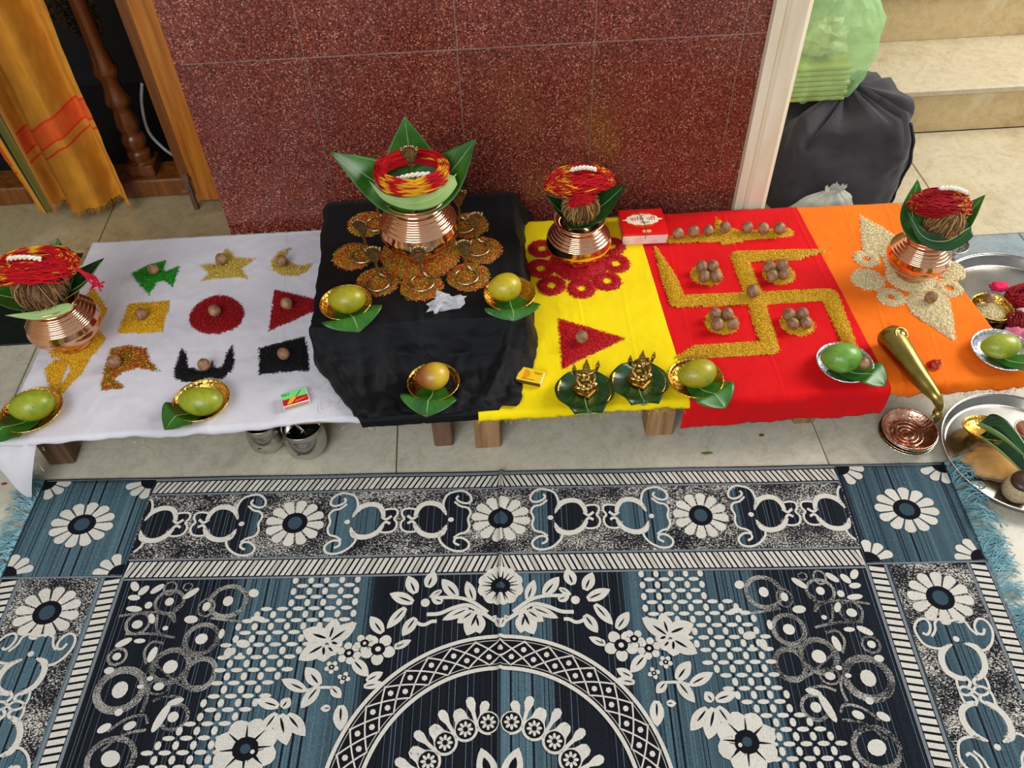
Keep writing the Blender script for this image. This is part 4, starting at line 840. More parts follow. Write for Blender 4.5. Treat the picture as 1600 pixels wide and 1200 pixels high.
# ================================================================== STEEL TUMBLERS UNDER THE TABLE
def tumbler(label, u, v, r, h, spoon):
    p = at(u, v, 0); p[1] += r * .8; t = thing('steel_tumbler', label, 'tumbler', (p[0], p[1], .0005), 0, 'steel tumblers')
    pf = [(.001, .001), (r * .5, 0), (r * .8, h * .06), (r * .98, h * .2), (r * 1.02, h * .4), (r * 1.0, h * .62), (r * .94, h * .78), (r * .9, h * .82), (r * .94, h * .86), (r * .95, h * .97), (r * .98, h), (r * .95, h * .995), (r * .92, h * .9), (r * .92, h * .4), (.001, h * .38)]
    obj('cup', *lathe(pf, 48), M_['steel'], t)
    obj('contents', *lathe([(.001, h * .5), (r * .92, h * .5)], 32), M_['steel_in'], t, smooth=False)
    obj('rim', *tube([(r * .965 * math.cos(a), r * .965 * math.sin(a), h) for a in np.linspace(0, 2 * PI, 49)[:-1]], .0012, 6, closed=True), M_['steel'], t)
    obj('worn_mark', *ell((-.1 * r, -r * .985, h * .42), (r * .2, .001, r * .1), 14, 8), simple('worn_steel', lin('77706a'), lin('5c5650'), 120, .5, .8), t)
    if spoon: obj('spoon', *tube(cr([(.2 * r, -.1 * r, h * .5), (-.5 * r, .3 * r, h * .96), (-1.3 * r, .75 * r, h * 1.26)], 12), .0028, 8), M_['steel'], t)
tumbler('large steel tumbler holding a spoon under the white table edge', 480, 721, .0385, .072, True)
tumbler('smaller steel tumbler left of the spoon tumbler', 418, 712, .034, .072, False)

# ================================================================== THINGS ON THE FLOOR AT THE RIGHT
for k, (dz, mt, sc) in enumerate(((0, 'silver_foil', 1.0), (.005, 'gold_foil', .99), (.010, 'silver_foil', .98), (.015, 'copper_foil', .97))):
    p = at(1420, 672, .03); o = bowl('foil_dish', ('lowest', 'second lowest', 'second from top', 'topmost copper-coloured')[k] + ' foil dish in the stack on the floor', p + rng.normal(0, .0012, 3), .0012 + dz, .05 * sc, .019, M_[mt], 44); o['group'] = 'stacked foil dishes'
for rr in (.012, .02, .028): obj('pressed_ring', *tube([(rr * math.cos(a), rr * math.sin(a), .0035) for a in np.linspace(0, 2 * PI, 41)[:-1]], .0014, 6, closed=True), M_['copper_foil'], o)
def tray(label, p, r, h=.022):
    t = obj('steel_tray', *lathe([(.001, .002), (r * .9, .001), (r * .93, .003), (r * .985, h * .9), (r * 1.01, h), (r * 1.02, h * .94), (r * 1.0, h * .86), (r * .945, .0035), (r * .9, .0035), (.001, .0035)], 72), M_['tray_steel'], None, (0, 0, 0)); t.location = Vector(p); tag(t, label, 'tray')
    obj('rolled_rim', *tube([(r * 1.012 * math.cos(a), r * 1.012 * math.sin(a), h) for a in np.linspace(0, 2 * PI, 65)[:-1]], .0016, 6, closed=True), M_['steel'], t)
TC = np.array([.945, .87, .0005]); tray('round steel tray on the floor beside the rug corner', TC, .135)
q = at(1545, 673, .035); bowl('foil_dish', 'tilted gold foil dish inside the steel tray by the rug', (q[0], q[1]), .0195, .042, .018, M_['gold_foil'], 40, (-.25, .2))
def lf(u, v, z): return at(u, v, z)
leaf('betel_leaf', 'upper folded dark leaf lying in the steel tray by the rug', [lf(1533, 668, .045), lf(1570, 690, .047), lf(1625, 735, .042)], .062, (.5, -.3, .8), .3, 'leaf_dark', .55, fold=.5)
leaf('betel_leaf', 'lower folded dark leaf lying in the steel tray by the rug', [lf(1536, 684, .036), lf(1570, 712, .036), lf(1622, 762, .034)], .055, (.3, -.5, .8), .3, 'leaf_dark', .55, fold=.6)
p = at(1550, 722, .014); o = obj('powder_packet', *crumple(p, (.058, .04, .010), 8.1, 30, 16, .25, 1.6), glassy('thin_plastic', lin('f0e8d8'), .14, .1, .2), None, tuple(p), True); tag(o, 'clear plastic packet of yellow powder in the steel tray', 'packet')
obj('yellow_powder', *crumple((0, 0, 0), (.052, .035, .0085), 8.1, 26, 14, .25, 1.6), simple('turmeric', lin('bc8420'), lin('dca01c'), 30, .8), o)
p = at(1592, 785, .0); t = thing('small_jar', 'small beige jar with dark brown lid at the tray edge', 'jar', (p[0] - .004, p[1] + .014, .004), 0)
obj('jar_body', *lathe([(.001, 0), (.018, .0), (.023, .006), (.0245, .018), (.023, .03), (.019, .036), (.001, .036)], 28), simple('beige_ribbed', lin('a08a68'), lin('c2ae8c'), 260, .6, 0, (300, .6)), t)
obj('lid', *lathe([(.001, .034), (.0195, .034), (.02, .037), (.019, .044), (.001, .046)], 28), simple('brown_lid', lin('3a2018'), lin('4a2c20'), 30, .35), t)
q = at(1600, 668, .035); pd = obj('copper_cup', *lathe([(.001, 0), (.015, 0), (.02, .008), (.021, .02), (.0235, .024), (.021, .0235), (.018, .02), (.001, .006)], 28), M_['copper'], None, (0, 0, 0)); pd.location = Vector((q[0] + .01, q[1], .006)); tag(pd, 'small copper cup at the back of the steel tray by the rug', 'cup')
# tray behind the orange cloth
TB_ = np.array([1.118, 1.245, .0005]); tray('large round steel tray on the floor beyond the orange cloth', TB_, .16, .026)
q = at(1552, 477, .03); bowl('foil_dish', 'gold foil dish of rice in the tray beyond the orange cloth', (q[0], q[1]), .006, .042, .02, M_['gold_foil'], 40)
o = heap('rice_mound', 'white rice filling the gold dish in the far tray', d_disc((q[0], q[1]), .031), .009, .01, CREAM, .012)
nut(1545, 466, .02, 'betel nut on the rice in the far tray dish', 'single betel nuts', .01)
hank('sacred_thread', 'dark red thread hank heaped in the far tray', at(1596, 462, .03), .035, .026, .5, 'plain', 31, 70, .02, .0011, .01, None, (lin('8c0814'), lin('b01820')))
hank('sacred_thread', 'loose dark red thread lying beside the far tray dish', at(1590, 505, .02), .03, .022, 1.2, 'plain', 33, 50, .012, .001, .004, None, (lin('7c0612'), lin('a01820')))
p = at(1562, 448, .022); o = obj('vermilion_heap', *crumple(p, (.02, .013, .009), 2.2, 20, 12, .3), simple('pink_powder', lin('c80a48'), lin('e01a50'), 60, .9), None, tuple(p)); tag(o, 'bright pink powder heap in the far tray', 'powder')
def shell(i, j):
    a = i * 2 * PI; r_ = .022 * (1 - abs(2 * j - .9) ** 2.2 * .85); return (.05 * (j - .5), r_ * math.cos(a) * .7, r_ * math.sin(a) * .6 * (1 if a < PI else .5))
p = at(1600, 492, .02); o = obj('pink_shell', *surf(shell, 24, 16), simple('shell_pink', lin('d8b0b4'), lin('f0e0dc'), 25, .25), None, (0, 0, 0)); o.location = Vector((p[0] + .006, p[1], .02)); o.rotation_euler = (.3, 0, 2.2); tag(o, 'white and pink shell resting in the far tray', 'shell')
q = at(1594, 525, .02); o = obj('pink_cloth', *crumple(q, (.035, .025, .014), 5.2, 24, 14, .3), simple('pink_fabric', lin('b0405c'), lin('d88aa0'), 30, .8), None, tuple(q)); tag(o, 'folded pink cloth at the near side of the far tray', 'cloth')
q = at(1482, 385, .02); bw_ = bowl('steel_bowl', 'small steel bowl half hidden behind the orange cloth pot', (q[0], q[1]), .001, .04, .03, M_['steel'], 0)

# ================================================================== BAGS BY THE STAIRS
def sack(i, j):
    a = i * 2 * PI; c, s = math.cos(a), math.sin(a); e = .55
    sx = math.copysign(abs(c) ** e, c); sy = math.copysign(abs(s) ** e, s)
    h = j; r_ = 1 - .25 * max(0, h - .55) ** 1.4 * 2.2; r_ = r_ * (1 if h < .93 else max(.0, (1 - h) / .07) ** .5)
    wr = .05 * fbm(c * 2 + 3, s * 2, h * 2.2) + .028 * math.sin(a * 5 + h * 9 + 2 * fbm(c, s, h * 3)) * sstep(.15, .7, h)
    x = .855 + .165 * sx * r_ * (1 + wr * 1.0); y = 1.755 + .145 * sy * r_ * (1 + wr)
    z = .001 + .205 * min(h, .93) / .93 + (.035 * fbm(c * 1.5, s * 1.5 + 4, 2) + .03 * (1 - r_)) * sstep(.6, 1, h)
    return (x + .02 * h, y + .03 * h, z)
o = obj('fabric_bag', *surf(sack, 90, 44), cloth_mat('charcoal_canvas', lin('29252a'), lin('3b363a'), .8, 700, .2), None, (.855, 1.755, 0)); tag(o, 'black fabric bag slumped beside the stairs', 'bag')
sm = [np.array(sack(.885, j)) + np.array([.002, -.002, 0]) for j in np.linspace(.02, .85, 24)]
obj('piping', *tube(cr(sm, 50), .0038, 7), simple('black_piping', lin('070708'), None, 1, .5), o, (.855, 1.755, 0))
gx, gy = .79, 1.79
def gbag(i, j):
    a = i * 2 * PI; c, s = math.cos(a), math.sin(a); e = .7; sx = math.copysign(abs(c) ** e, c); sy = math.copysign(abs(s) ** e, s)
    r_ = [(.0, .2), (.03, .8), (.15, .95), (.45, 1.0), (.6, .95), (.72, .72), (.8, .42), (.86, .2), (.93, .25), (1, .42)]
    rr = np.interp(j, [q[0] for q in r_], [q[1] for q in r_]); k = 1 + .10 * fbm(c * 2.2 + 1, s * 2.2, j * 4) + .05 * math.sin(a * 9 + 5 * fbm(c, s, j * 3)) * sstep(.45, .8, j)
    return (gx + .1 * sx * rr * k + .035 * j, gy + .085 * sy * rr * k + .02 * j, .225 + .30 * j + .012 * fbm(c * 3, s * 3, j * 3))
o = obj('carrier_bag', *surf(gbag, 72, 44), M_['green_plastic'], None, (gx, gy, .225)); tag(o, 'translucent light green plastic carrier bag on top of the black bag', 'bag')
for k in range(7): obj('paper_stack', *box(-.075 + .004 * (k % 3), .06 + .004 * (k % 2), -.055, .05, .008 + k * .0125, .0175 + k * .0125, .002), simple('yellow_paper', lin('b5a248'), lin('d8cc84'), 30, .7) if k == 0 else bpy.data.materials['yellow_paper'], o, smooth=False)
obj('inner_packet', *crumple((.0, .0, .13), (.05, .04, .04), 4.4, 20, 14, .4), simple('packet_beige', lin('b89a6c'), lin('e0d4bc'), 40, .5), o, smooth=False)
p = at(1250, 318, .06)
def wbag(i, j):
    a = i * 2 * PI; c, s = math.cos(a), math.sin(a); rr = np.interp(j, [0, .05, .4, .75, .9, 1], [.3, .95, 1, .6, .2, .28]); k = 1 + .12 * fbm(c * 2 + 7, s * 2, j * 3) + .05 * math.sin(a * 11 + j * 3) * j
    return (.765 + .085 * c * rr * k + .04 * j, 1.56 + .04 * s * rr * k, .001 + .118 * j + .01 * fbm(c * 3, s * 3, 5))
o = obj('carrier_bag', *surf(wbag, 60, 30), M_['white_plastic'], None, (.775, 1.56, 0)); tag(o, 'small white plastic carrier bag between the black bag and the table', 'bag')
obj('contents', *ell((0, 0, .045), (.055, .028, .04), 14, 10), simple('bag_filling', lin('8a8474'), lin('b4ae9c'), 40, .8), o)

# ================================================================== LEFT DOORWAY THINGS
def curtain_mat():
    m, nt, b = base_mat('saffron_cotton', .8); co_ = coords(nt); s = nt.add('ShaderNodeSeparateXYZ'); nt.link(co_, s.inputs[0])
    mu = nt.add('ShaderNodeMath', _operation='MULTIPLY_ADD'); nt.link(s.outputs[0], mu.inputs[0]); mu.inputs[1].default_value = -.42; nt.link(s.outputs[2], mu.inputs[2])
    mr = nt.add('ShaderNodeMapRange'); nt.link(mu.outputs[0], mr.inputs[0]); mr.inputs[1].default_value = 0; mr.inputs[2].default_value = .5
    bs = lin('d18a1e'); hi = lin('e8601a'); li = lin('e23c0c'); Z0 = .17
    r = ramp(nt, mr.outputs[0], [(0, bs), (Z0 - .01, li), (Z0, bs), (Z0 + .03, bs), (Z0 + .036, li), (Z0 + .048, hi), (Z0 + .13, hi), (Z0 + .138, li), (Z0 + .148, bs)], 'CONSTANT')
    n = ramp(nt, noise(nt, co_, 30, 4), [(.3, (.86, .84, .8, 1)), (.7, (1.05, 1.05, 1.05, 1))]); c = mixc(nt, 1.0, r.outputs[0], n.outputs[0], 'MULTIPLY'); nt.link(c, b.inputs['Base Color'])
    bump(nt, b, noise(nt, co_, 180, 3), .3, .001); b.inputs['Subsurface Weight'].default_value = 0; return m
bq = [aty(66, 336, 1.69), aty(96, 332, 1.69), aty(-40, 165, 1.69), aty(8, 165, 1.69)]
def cur(i, j):
    z = .045 + 1.2 * j - .01 * i; t_ = (z - bq[0][2]) / (bq[2][2] - bq[0][2]); xl = max(-1.5, bq[0][0] + (bq[2][0] - bq[0][0]) * t_ - .05)
    x = xl + (-.865 - xl) * i; q = (x + 1.34) / .475; a = q * 3.4 * 2 * PI
    y = 1.735 + .026 * math.sin(a + .5) * (1 - .2 * j) + .012 * math.sin(a * 2.3 + j * 2) + .004 * fbm(q * 20, j * 14) + .05 * q
    return (x + .006 * fbm(q * 4, j * 3, 3), y, z + .004 * fbm(q * 30, 2))
o = obj('shawl', *surf(cur, 140, 90), curtain_mat(), None, (-1.1, 1.74, .06)); tag(o, 'saffron cotton shawl with red stripes hanging in the doorway', 'cloth')
fr_ = []
for k in range(160):
    i = k / 159; p0 = np.array(cur(i, 0)); fr_.append(tube([p0 + [0, 0, .004], p0 + [random.uniform(-.003, .003), random.uniform(-.003, .003), -.006], p0 + [random.uniform(-.005, .005), random.uniform(-.004, .004), -.013 - .004 * random.random()]], .0005, 4))
g = obj('fringe', *join(*fr_), simple('saffron_yarn', lin('d9992c'), None, 1, .8), o, (-1.1, 1.74, .06)); g['kind'] = 'stuff'
def bord(i, j):
    k = j * 2.2; p = (bq[0] * (1 - i) + bq[1] * i) * (1 - k) + (bq[2] * (1 - i) + bq[3] * i) * k
    return (p[0], p[1] + .012 * math.sin(i * 5) + .008 * math.sin(i * 9 + 2 + j * 3), p[2])
bm_, nt_, b_ = base_mat('olive_striped_border', .8); cc_ = nt_.add('ShaderNodeAttribute', _attribute_name='col'); nt_.link(cc_.outputs[0], b_.inputs['Base Color'])
bv = surf(bord, 40, 40); st_c = []
for j in range(41):
    for i in range(41):
        k = i / 40; st_c.append(lin('c8861c') if k < .2 else lin('101010') if k < .27 else lin('6a6420') if k < .5 else lin('8a5a20') if k < .72 else lin('5c6a24') if k < .84 else lin('101010') if k < .9 else lin('b06a1c'))
obj('striped_border', *bv, bm_, o, (-1.1, 1.74, .06), col=st_c)
bp = [(.001, 0), (.024, 0), (.024, .028), (.019, .032), (.021, .040), (.023, .05), (.021, .06), (.017, .065), (.02, .07), (.0225, .082), (.0225, .09), (.02, .102), (.0155, .107), (.018, .115), (.021, .13), (.02, .14), (.0165, .165), (.015, .175), (.022, .185), (.0235, .195), (.02, .205), (.016, .225), (.015, .245), (.0215, .26), (.023, .27), (.018, .285), (.0145, .32), (.014, .4), (.018, .55), (.02, .8), (.02, 1.1)]
p = at(225, 272, .055); t = thing('baluster', 'turned brown wooden baluster standing on the door sill', 'baluster', (p[0], p[1] + .02, .055))
obj('turned_shaft', *lathe([(r_ * 1.3, z_) for r_, z_ in bp], 32), M_['turned'], t)
obj('square_foot', *box(-.034, .034, -.034, .034, -.001, .03, .003), M_['turned'], t, smooth=False)
cbl = [aty(222, 130, 1.93), aty(222, 165, 1.93), aty(232, 205, 1.92), aty(256, 232, 1.91), aty(278, 247, 1.885)]
o = obj('cable', *tube(cr(cbl, 40), .0042, 8), simple('grey_plastic', lin('8a8480'), None, 1, .5), None, tuple(cbl[2])); tag(o, 'thin grey cable hanging in the dark doorway', 'cable')
def dcl(i, j): return (-.985 + .14 * i, 1.97 + .012 * math.sin(i * 9) , .38 + .5 * j + .02 * math.sin(i * 6))
mm, nt_, b_ = base_mat('black_brocade', .8); cc_ = coords(nt_); vv = nt_.add('ShaderNodeTexNoise', Scale=55.0, Detail=3.0, Distortion=2.0); nt_.link(cc_, vv.inputs[0])
r_ = ramp(nt_, vv.outputs[0], [(.44, lin('0c0a0a')), (.5, lin('8a7a3c')), (.54, lin('0c0a0a')), (.62, lin('4a0c1c')), (.7, lin('0c0a0a'))]); nt_.link(r_.outputs[0], b_.inputs['Base Color'])
o = obj('brocade_cloth', *surf(dcl, 24, 24), mm, None, (-.915, 1.97, .6)); tag(o, 'black brocade cloth with gold pattern hanging inside the doorway', 'cloth')
# ================================================================== RUG
ROrg = at(783, 738, 0); ra = math.radians(-3.3); rex = np.array([math.cos(ra), math.sin(ra)]); rey = np.array([-math.sin(ra), math.cos(ra)])
def rl(u, v):
    p = at(u, v, 0)[:2] - ROrg[:2]; return (float(p @ rex), float(-(p @ rey)))
RW = .843; RH = 1.148
def rz_(x, y):
    h = .0030 + .005 * math.exp(-(x / .0035) ** 2) * (1 if abs(x) < .05 else 0) + .0012 * (1 + math.sin(x * 7 + 1) * math.sin(y * 9)) + .0012 * math.exp(-((y - .02) / .02) ** 2) * math.sin(x * 23)
    return h
def rxy(x, y): xs = x * (.955 if x > .5 else (1 - .045 * sstep(0, .5, x))) if x > 0 else x; return xs, y
def rug_world(pts, lift):
    out = []
    for x, y in pts:
        xs, ys = rxy(x, y); p = ROrg[:2] + rex * xs - rey * ys; out.append((p[0], p[1], rz_(x, y) + lift))
    return out
def rug_mat():
    m, nt, b = base_mat('rug_weave', .95); b.inputs['Specular IOR Level'].default_value = .1
    a = nt.add('ShaderNodeAttribute', _attribute_name='col'); s = nt.add('ShaderNodeSeparateColor'); nt.link(a.outputs[0], s.inputs[0])   # r: x across, g: y along (rug metres)
    cv = nt.add('ShaderNodeCombineXYZ'); nt.link(s.outputs[0], cv.inputs[0])
    n1 = nt.add('ShaderNodeTexNoise', Scale=55.0, Detail=3.0, Roughness=.8); nt.link(cv.outputs[0], n1.inputs[0])
    zn = [(0, .55), (.12, .55), (.128, .43), (.235, .44), (.25, .545), (.37, .53), (.385, .42), (.499, .43), (.501, .56), (.545, .55), (.55, .43), (.61, .44), (.63, .53), (.75, .52), (.775, .44), (.87, .46), (.88, .51), (1, .535)]
    rr = ramp(nt, s.outputs[0], [(p_, (v_,) * 3 + (1,)) for p_, v_ in zn])
    ad = nt.add('ShaderNodeMath', _operation='ADD'); nt.link(rr.outputs[0], ad.inputs[0]); sb = nt.add('ShaderNodeMath', _operation='MULTIPLY_ADD'); nt.link(n1.outputs[0], sb.inputs[0]); sb.inputs[1].default_value = .22; sb.inputs[2].default_value = -.11; nt.link(sb.outputs[0], ad.inputs[1])
    c1 = ramp(nt, ad.outputs[0], [(.40, lin('14161b')), (.485, lin('1b2128')), (.505, lin('34464f')), (.56, lin('486069')), (.62, lin('58717a'))]).outputs[0]
    # thin vertical lines: light on dark, dark on light
    n2 = nt.add('ShaderNodeTexNoise', Scale=130.0, Detail=0.0); nt.link(cv.outputs[0], n2.inputs[0])
    lr = ramp(nt, n2.outputs[0], [(.52, (0, 0, 0, 1)), (.524, (1, 1, 1, 1)), (.536, (1, 1, 1, 1)), (.54, (0, 0, 0, 1))]); c1 = mixc(nt, lr.outputs[0], c1, lin('637b84'))
    dk = ramp(nt, n2.outputs[0], [(.40, (0, 0, 0, 1)), (.41, (1, 1, 1, 1)), (.44, (1, 1, 1, 1)), (.45, (0, 0, 0, 1))]); c1 = mixc(nt, dk.outputs[0], c1, lin('0e1014'))
    co_ = coords(nt); sp = ramp(nt, noise(nt, co_, 700, 2, .7), [(.3, (.5, .5, .5, 1)), (.7, (1.45, 1.45, 1.45, 1))]); c1 = mixc(nt, 1.0, c1, sp.outputs[0], 'MULTIPLY')
    nt.link(c1, b.inputs['Base Color']); bump(nt, b, noise(nt, co_, 900, 2), .5, .001); return m
def rgrid(name, x0, x1, y0, y1, nx, ny, mat, parent, lift, org):
    xs = np.linspace(x0, x1, nx + 1); 
    if x0 < 0 < x1: xs = np.sort(np.concatenate([xs, np.linspace(-.025, .025, 21)])); xs = np.unique(np.round(xs, 5))
    nx = len(xs) - 1; ys = np.linspace(y0, y1, ny + 1); pts = [(x, y) for y in ys for x in xs]
    F = [(j * (nx + 1) + i, (j + 1) * (nx + 1) + i, (j + 1) * (nx + 1) + i + 1, j * (nx + 1) + i + 1) for j in range(ny) for i in range(nx)]
    c = [((x + RW) / (2 * RW), y / RH, 0, 1) for x, y in pts]
    return obj(name, rug_world(pts, lift), F, mat, parent, org, col=c)
rorg = (float(ROrg[0]), float(ROrg[1] - RH / 2), 0.0)
rug = rgrid('rug', -RW, RW, 0, RH, 110, 80, rug_mat(), None, 0, rorg); tag(rug, 'woven blue, black and cream floral rug spread before the tables', 'rug')
md = rug.modifiers.new('thickness', 'SOLIDIFY'); md.thickness = .0025; md.offset = -1
def speck_mat(name, dark, light, lo, hi, sc, blue=None):
    m, nt, b = base_mat(name, .95); b.inputs['Specular IOR Level'].default_value = .1; co_ = coords(nt, 'Object', (1, 1.5, 1))
    big = noise(nt, co_, 14, 3); n = noise(nt, co_, sc, 3, .75); ad = nt.add('ShaderNodeMath', _operation='MULTIPLY_ADD'); nt.link(big, ad.inputs[0]); ad.inputs[1].default_value = .35; nt.link(n, ad.inputs[2])
    r = ramp(nt, ad.outputs[0], [(lo, dark), (hi, light)]); nt.link(r.outputs[0], b.inputs['Base Color']); bump(nt, b, noise(nt, co_, 900, 2), .5, .001); return m
M_['speck'] = speck_mat('salt_and_pepper_weave', lin('16181e'), lin('cbc6bb'), .69, .79, 330)
M_['speck_ring'] = speck_mat('grey_speckled_weave', lin('16181e'), lin('a8a49c'), .62, .78, 420)
rgrid('speckled_band', -.635, .635, .041, .172, 90, 10, M_['speck'], rug, .0004, rorg)
rgrid('speckled_band', -.635, .635, RH - .172, RH - .041, 90, 10, M_['speck'], rug, .0004, rorg)
for s in (-1, 1): rgrid('speckled_band', min(s * .672, s * .805), max(s * .672, s * .805), .205, RH - .205, 10, 60, M_['speck'], rug, .0004, rorg)
CRM = np.array(lin('dbd6ca')); CRD = np.array(lin('c6c0b2')); DK = np.array(lin('15171c')); BLU = np.array(lin('3a4f5a')); GRY = np.array(lin('7d8488')); MID = np.array(lin('2a3a44'))
FILL = [[], [], []]        # vertices, faces, rug coordinates of the ground-coloured fills
def fillpoly(pts, layer):
    n = len(FILL[0]); FILL[0] += [(x, y, .0007 + .00022 * layer) for x, y in pts]; FILL[1].append(tuple(range(n, n + len(pts)))); FILL[2] += [((x + RW) / (2 * RW), y / RH, 0) for x, y in pts]
def bent(name, P2, F, C, mat, parent):
    me = bpy.data.meshes.new(name); me.from_pydata([tuple(p) for p in P2], [], F); a = me.attributes.new('col', 'FLOAT_COLOR', 'POINT')
    a.data.foreach_set('color', np.array([tuple(c)[:3] + (1.0,) for c in C]).ravel()); bm = bmesh.new(); bm.from_mesh(me)
    for xs in np.arange(-.0108, .0109, .0018): bmesh.ops.bisect_plane(bm, geom=bm.verts[:] + bm.edges[:] + bm.faces[:], plane_co=(xs, 0, 0), plane_no=(1, 0, 0), dist=1e-7)
    for v in bm.verts: v.co = Vector(rug_world([(v.co.x, v.co.y)], v.co.z)[0]) - Vector(rorg)
    bm.to_mesh(me); bm.free(); me.materials.append(mat); o = bpy.data.objects.new(name, me); COL.objects.link(o); o.parent = parent; o.location = Vector(rorg) - parent.location; return o
class Pat:
    def __init__(s): s.V = []; s.F = []; s.C = []
    def poly(s, pts, c, layer):
        n = len(s.V); s.V += [(x, y, .0007 + .00022 * layer) for x, y in pts]; s.F.append(tuple(range(n, n + len(pts)))); k = np.array(c) * random.uniform(.94, 1.04); s.C += [tuple(k)] * len(pts)
    def rib(s, pts, w, c, layer, n=None, closed=False):
        P = np.array(pts); 
        if n: P = cr(pts, n); w = np.interp(np.linspace(0, 1, n), np.linspace(0, 1, len(w)), w) if not np.isscalar(w) else w
        T = np.gradient(P, axis=0); T /= np.linalg.norm(T, axis=1)[:, None] + 1e-9; N = np.stack([-T[:, 1], T[:, 0]], 1); hw = (np.full(len(P), w) if np.isscalar(w) else np.array(w))[:, None] / 2
        a = P + N * hw; b = P - N * hw; n0 = len(s.V); s.V += [(x, y, .0007 + .00022 * layer) for x, y in np.vstack([a, b])]; m = len(P)
        s.F += [(n0 + i, n0 + i + 1, n0 + m + i + 1, n0 + m + i) for i in range(m - 1)]; s.C += [tuple(c)] * (2 * m)
    def build(s, name, parent, mat=None): return bent(name, s.V, s.F, s.C, mat or M_['rugyarn'], parent)
def ellp(c, rx, ry, ang=0, n=14): return [(c[0] + rx * math.cos(a) * math.cos(ang) - ry * math.sin(a) * math.sin(ang), c[1] + rx * math.cos(a) * math.sin(ang) + ry * math.sin(a) * math.cos(ang)) for a in np.linspace(0, 2 * PI, n + 1)[:-1]]
def clip_ok(p, bb): return bb is None or (bb[0] <= p[0] <= bb[1] and bb[2] <= p[1] <= bb[3])
def daisy(P, c, rx, ry, bb=None, n=12, ph=.13):
    for k in range(n):
        a = ph + 2 * PI * k / n; pet = []
        for t in (0, .3, .55, .75, .88, .96, 1.0): pet.append((t, (.088 + .098 * min(1, t / .75)) * (1 if t < .7 else max(0, 1 - ((t - .7) / .3) ** 2) ** .5)))
        out = [(t, w) for t, w in pet] + [(t, -w) for t, w in pet[::-1][1:]]
        q = [(c[0] + rx * ((.40 + .6 * t) * math.cos(a) - w * math.sin(a)), c[1] + ry * ((.40 + .6 * t) * math.sin(a) + w * math.cos(a))) for t, w in out]
        if bb is not None:
            if not clip_ok(np.mean(q, 0), bb): continue
            q = [(min(max(x, bb[0]), bb[1]), min(max(y, bb[2]), bb[3])) for x, y in q]
        P.poly(q, CRM, 2)
    cc = ellp(c, rx * .43, ry * .45, 0, 18); ci = ellp(c, rx * .24, ry * .28, 0, 12)
    if bb is not None: cc = [(min(max(x, bb[0]), bb[1]), min(max(y, bb[2]), bb[3])) for x, y in cc]
    P.poly(cc, DK, 3)
    if bb is None or clip_ok(c, (bb[0] + .01, bb[1] - .01, bb[2] + .01, bb[3] - .01)): P.poly(ci, BLU, 4)
# scroll motif traced once around its dot, heart pointing to -x
O_ = np.array(rl(200 + 890 / 5, 740 + 405 / 5))
def mt(pts): return [tuple(np.array(rl(200 + x / 5, 740 + y / 5)) - O_) for x, y in pts]
MO = {'fills': [mt([(868, 385), (800, 300), (740, 290), (680, 310), (640, 365), (635, 420), (648, 475), (690, 508), (745, 508), (795, 478), (855, 435)]),
                mt([(640, 330), (590, 318), (540, 325), (522, 360), (532, 395), (506, 420), (494, 455), (508, 490), (560, 498), (620, 488), (640, 410)]),
                mt([(850, 290), (900, 210), (1000, 185), (1065, 225), (1050, 270), (1045, 330), (1015, 410), (1010, 470), (930, 530), (985, 575), (965, 635), (900, 645), (830, 625), (785, 565), (800, 510), (862, 440), (868, 385)])],
      'ribs': [(mt([(862, 368), (835, 300), (770, 275), (700, 285), (650, 325), (620, 378)]), [.003, .0105, .010, .0095, .009, .007]), (mt([(848, 448), (805, 505), (740, 528), (670, 522), (622, 490), (602, 440)]), [.003, .0105, .010, .0095, .009, .007]),
               (mt([(648, 325), (590, 316), (540, 325), (520, 360), (532, 395), (505, 420), (492, 455), (507, 490), (560, 500), (615, 490)]), .0040), (mt([(560, 372), (595, 396), (640, 372)]), .0050), (mt([(548, 432), (590, 418), (615, 452)]), .0050),
               (mt([(862, 350), (852, 290), (895, 215), (960, 186), (1030, 180), (1075, 215), (1075, 258), (1035, 278), (985, 265), (965, 240), (985, 218)]), .0042), (mt([(945, 265), (985, 300), (1035, 312), (1052, 350), (1022, 402), (1022, 455), (990, 500), (930, 518), (882, 548)]), .0040),
               (mt([(915, 605), (880, 585), (895, 552), (950, 548), (992, 585), (975, 628), (925, 650), (860, 646), (800, 612), (770, 560), (785, 520), (845, 470)]), .0042)]}
def motif(P, c, f, fill, bb=None):
    for q in MO['fills']:
        q2 = [tuple(np.array(c) + f(p)) for p in q]
        if bb is not None: q2 = [(min(max(x, bb[0]), bb[1]), min(max(y, bb[2]), bb[3])) for x, y in q2]
        fillpoly(q2, 2)
    for q, w in MO['ribs']:
        q2 = cr([tuple(np.array(c) + f(p)) for p in q], 26); w2 = np.interp(np.linspace(0, 1, 26), np.linspace(0, 1, len(w)), w) if not np.isscalar(w) else np.full(26, w)
        if bb is not None: k = (q2[:, 0] > bb[0]) & (q2[:, 0] < bb[1]) & (q2[:, 1] > bb[2]) & (q2[:, 1] < bb[3]); q2 = q2[k]; w2 = w2[k]
        if len(q2) > 2: P.rib(q2, w2, CRM, 3)
    d = ellp(c, .0052, .0048, 0, 10)
    if bb is None or clip_ok(c, bb): P.poly(d, CRM, 4)
I_ = lambda p: np.array(p); FX = lambda p: np.array([-p[0], p[1]]); RD = lambda p: np.array([p[1], -p[0]]); RU = lambda p: np.array([p[1], p[0]])
border = Pat(); bbT = (-.633, .633, 0, .2); bbB = (-.633, .633, RH - .2, RH)
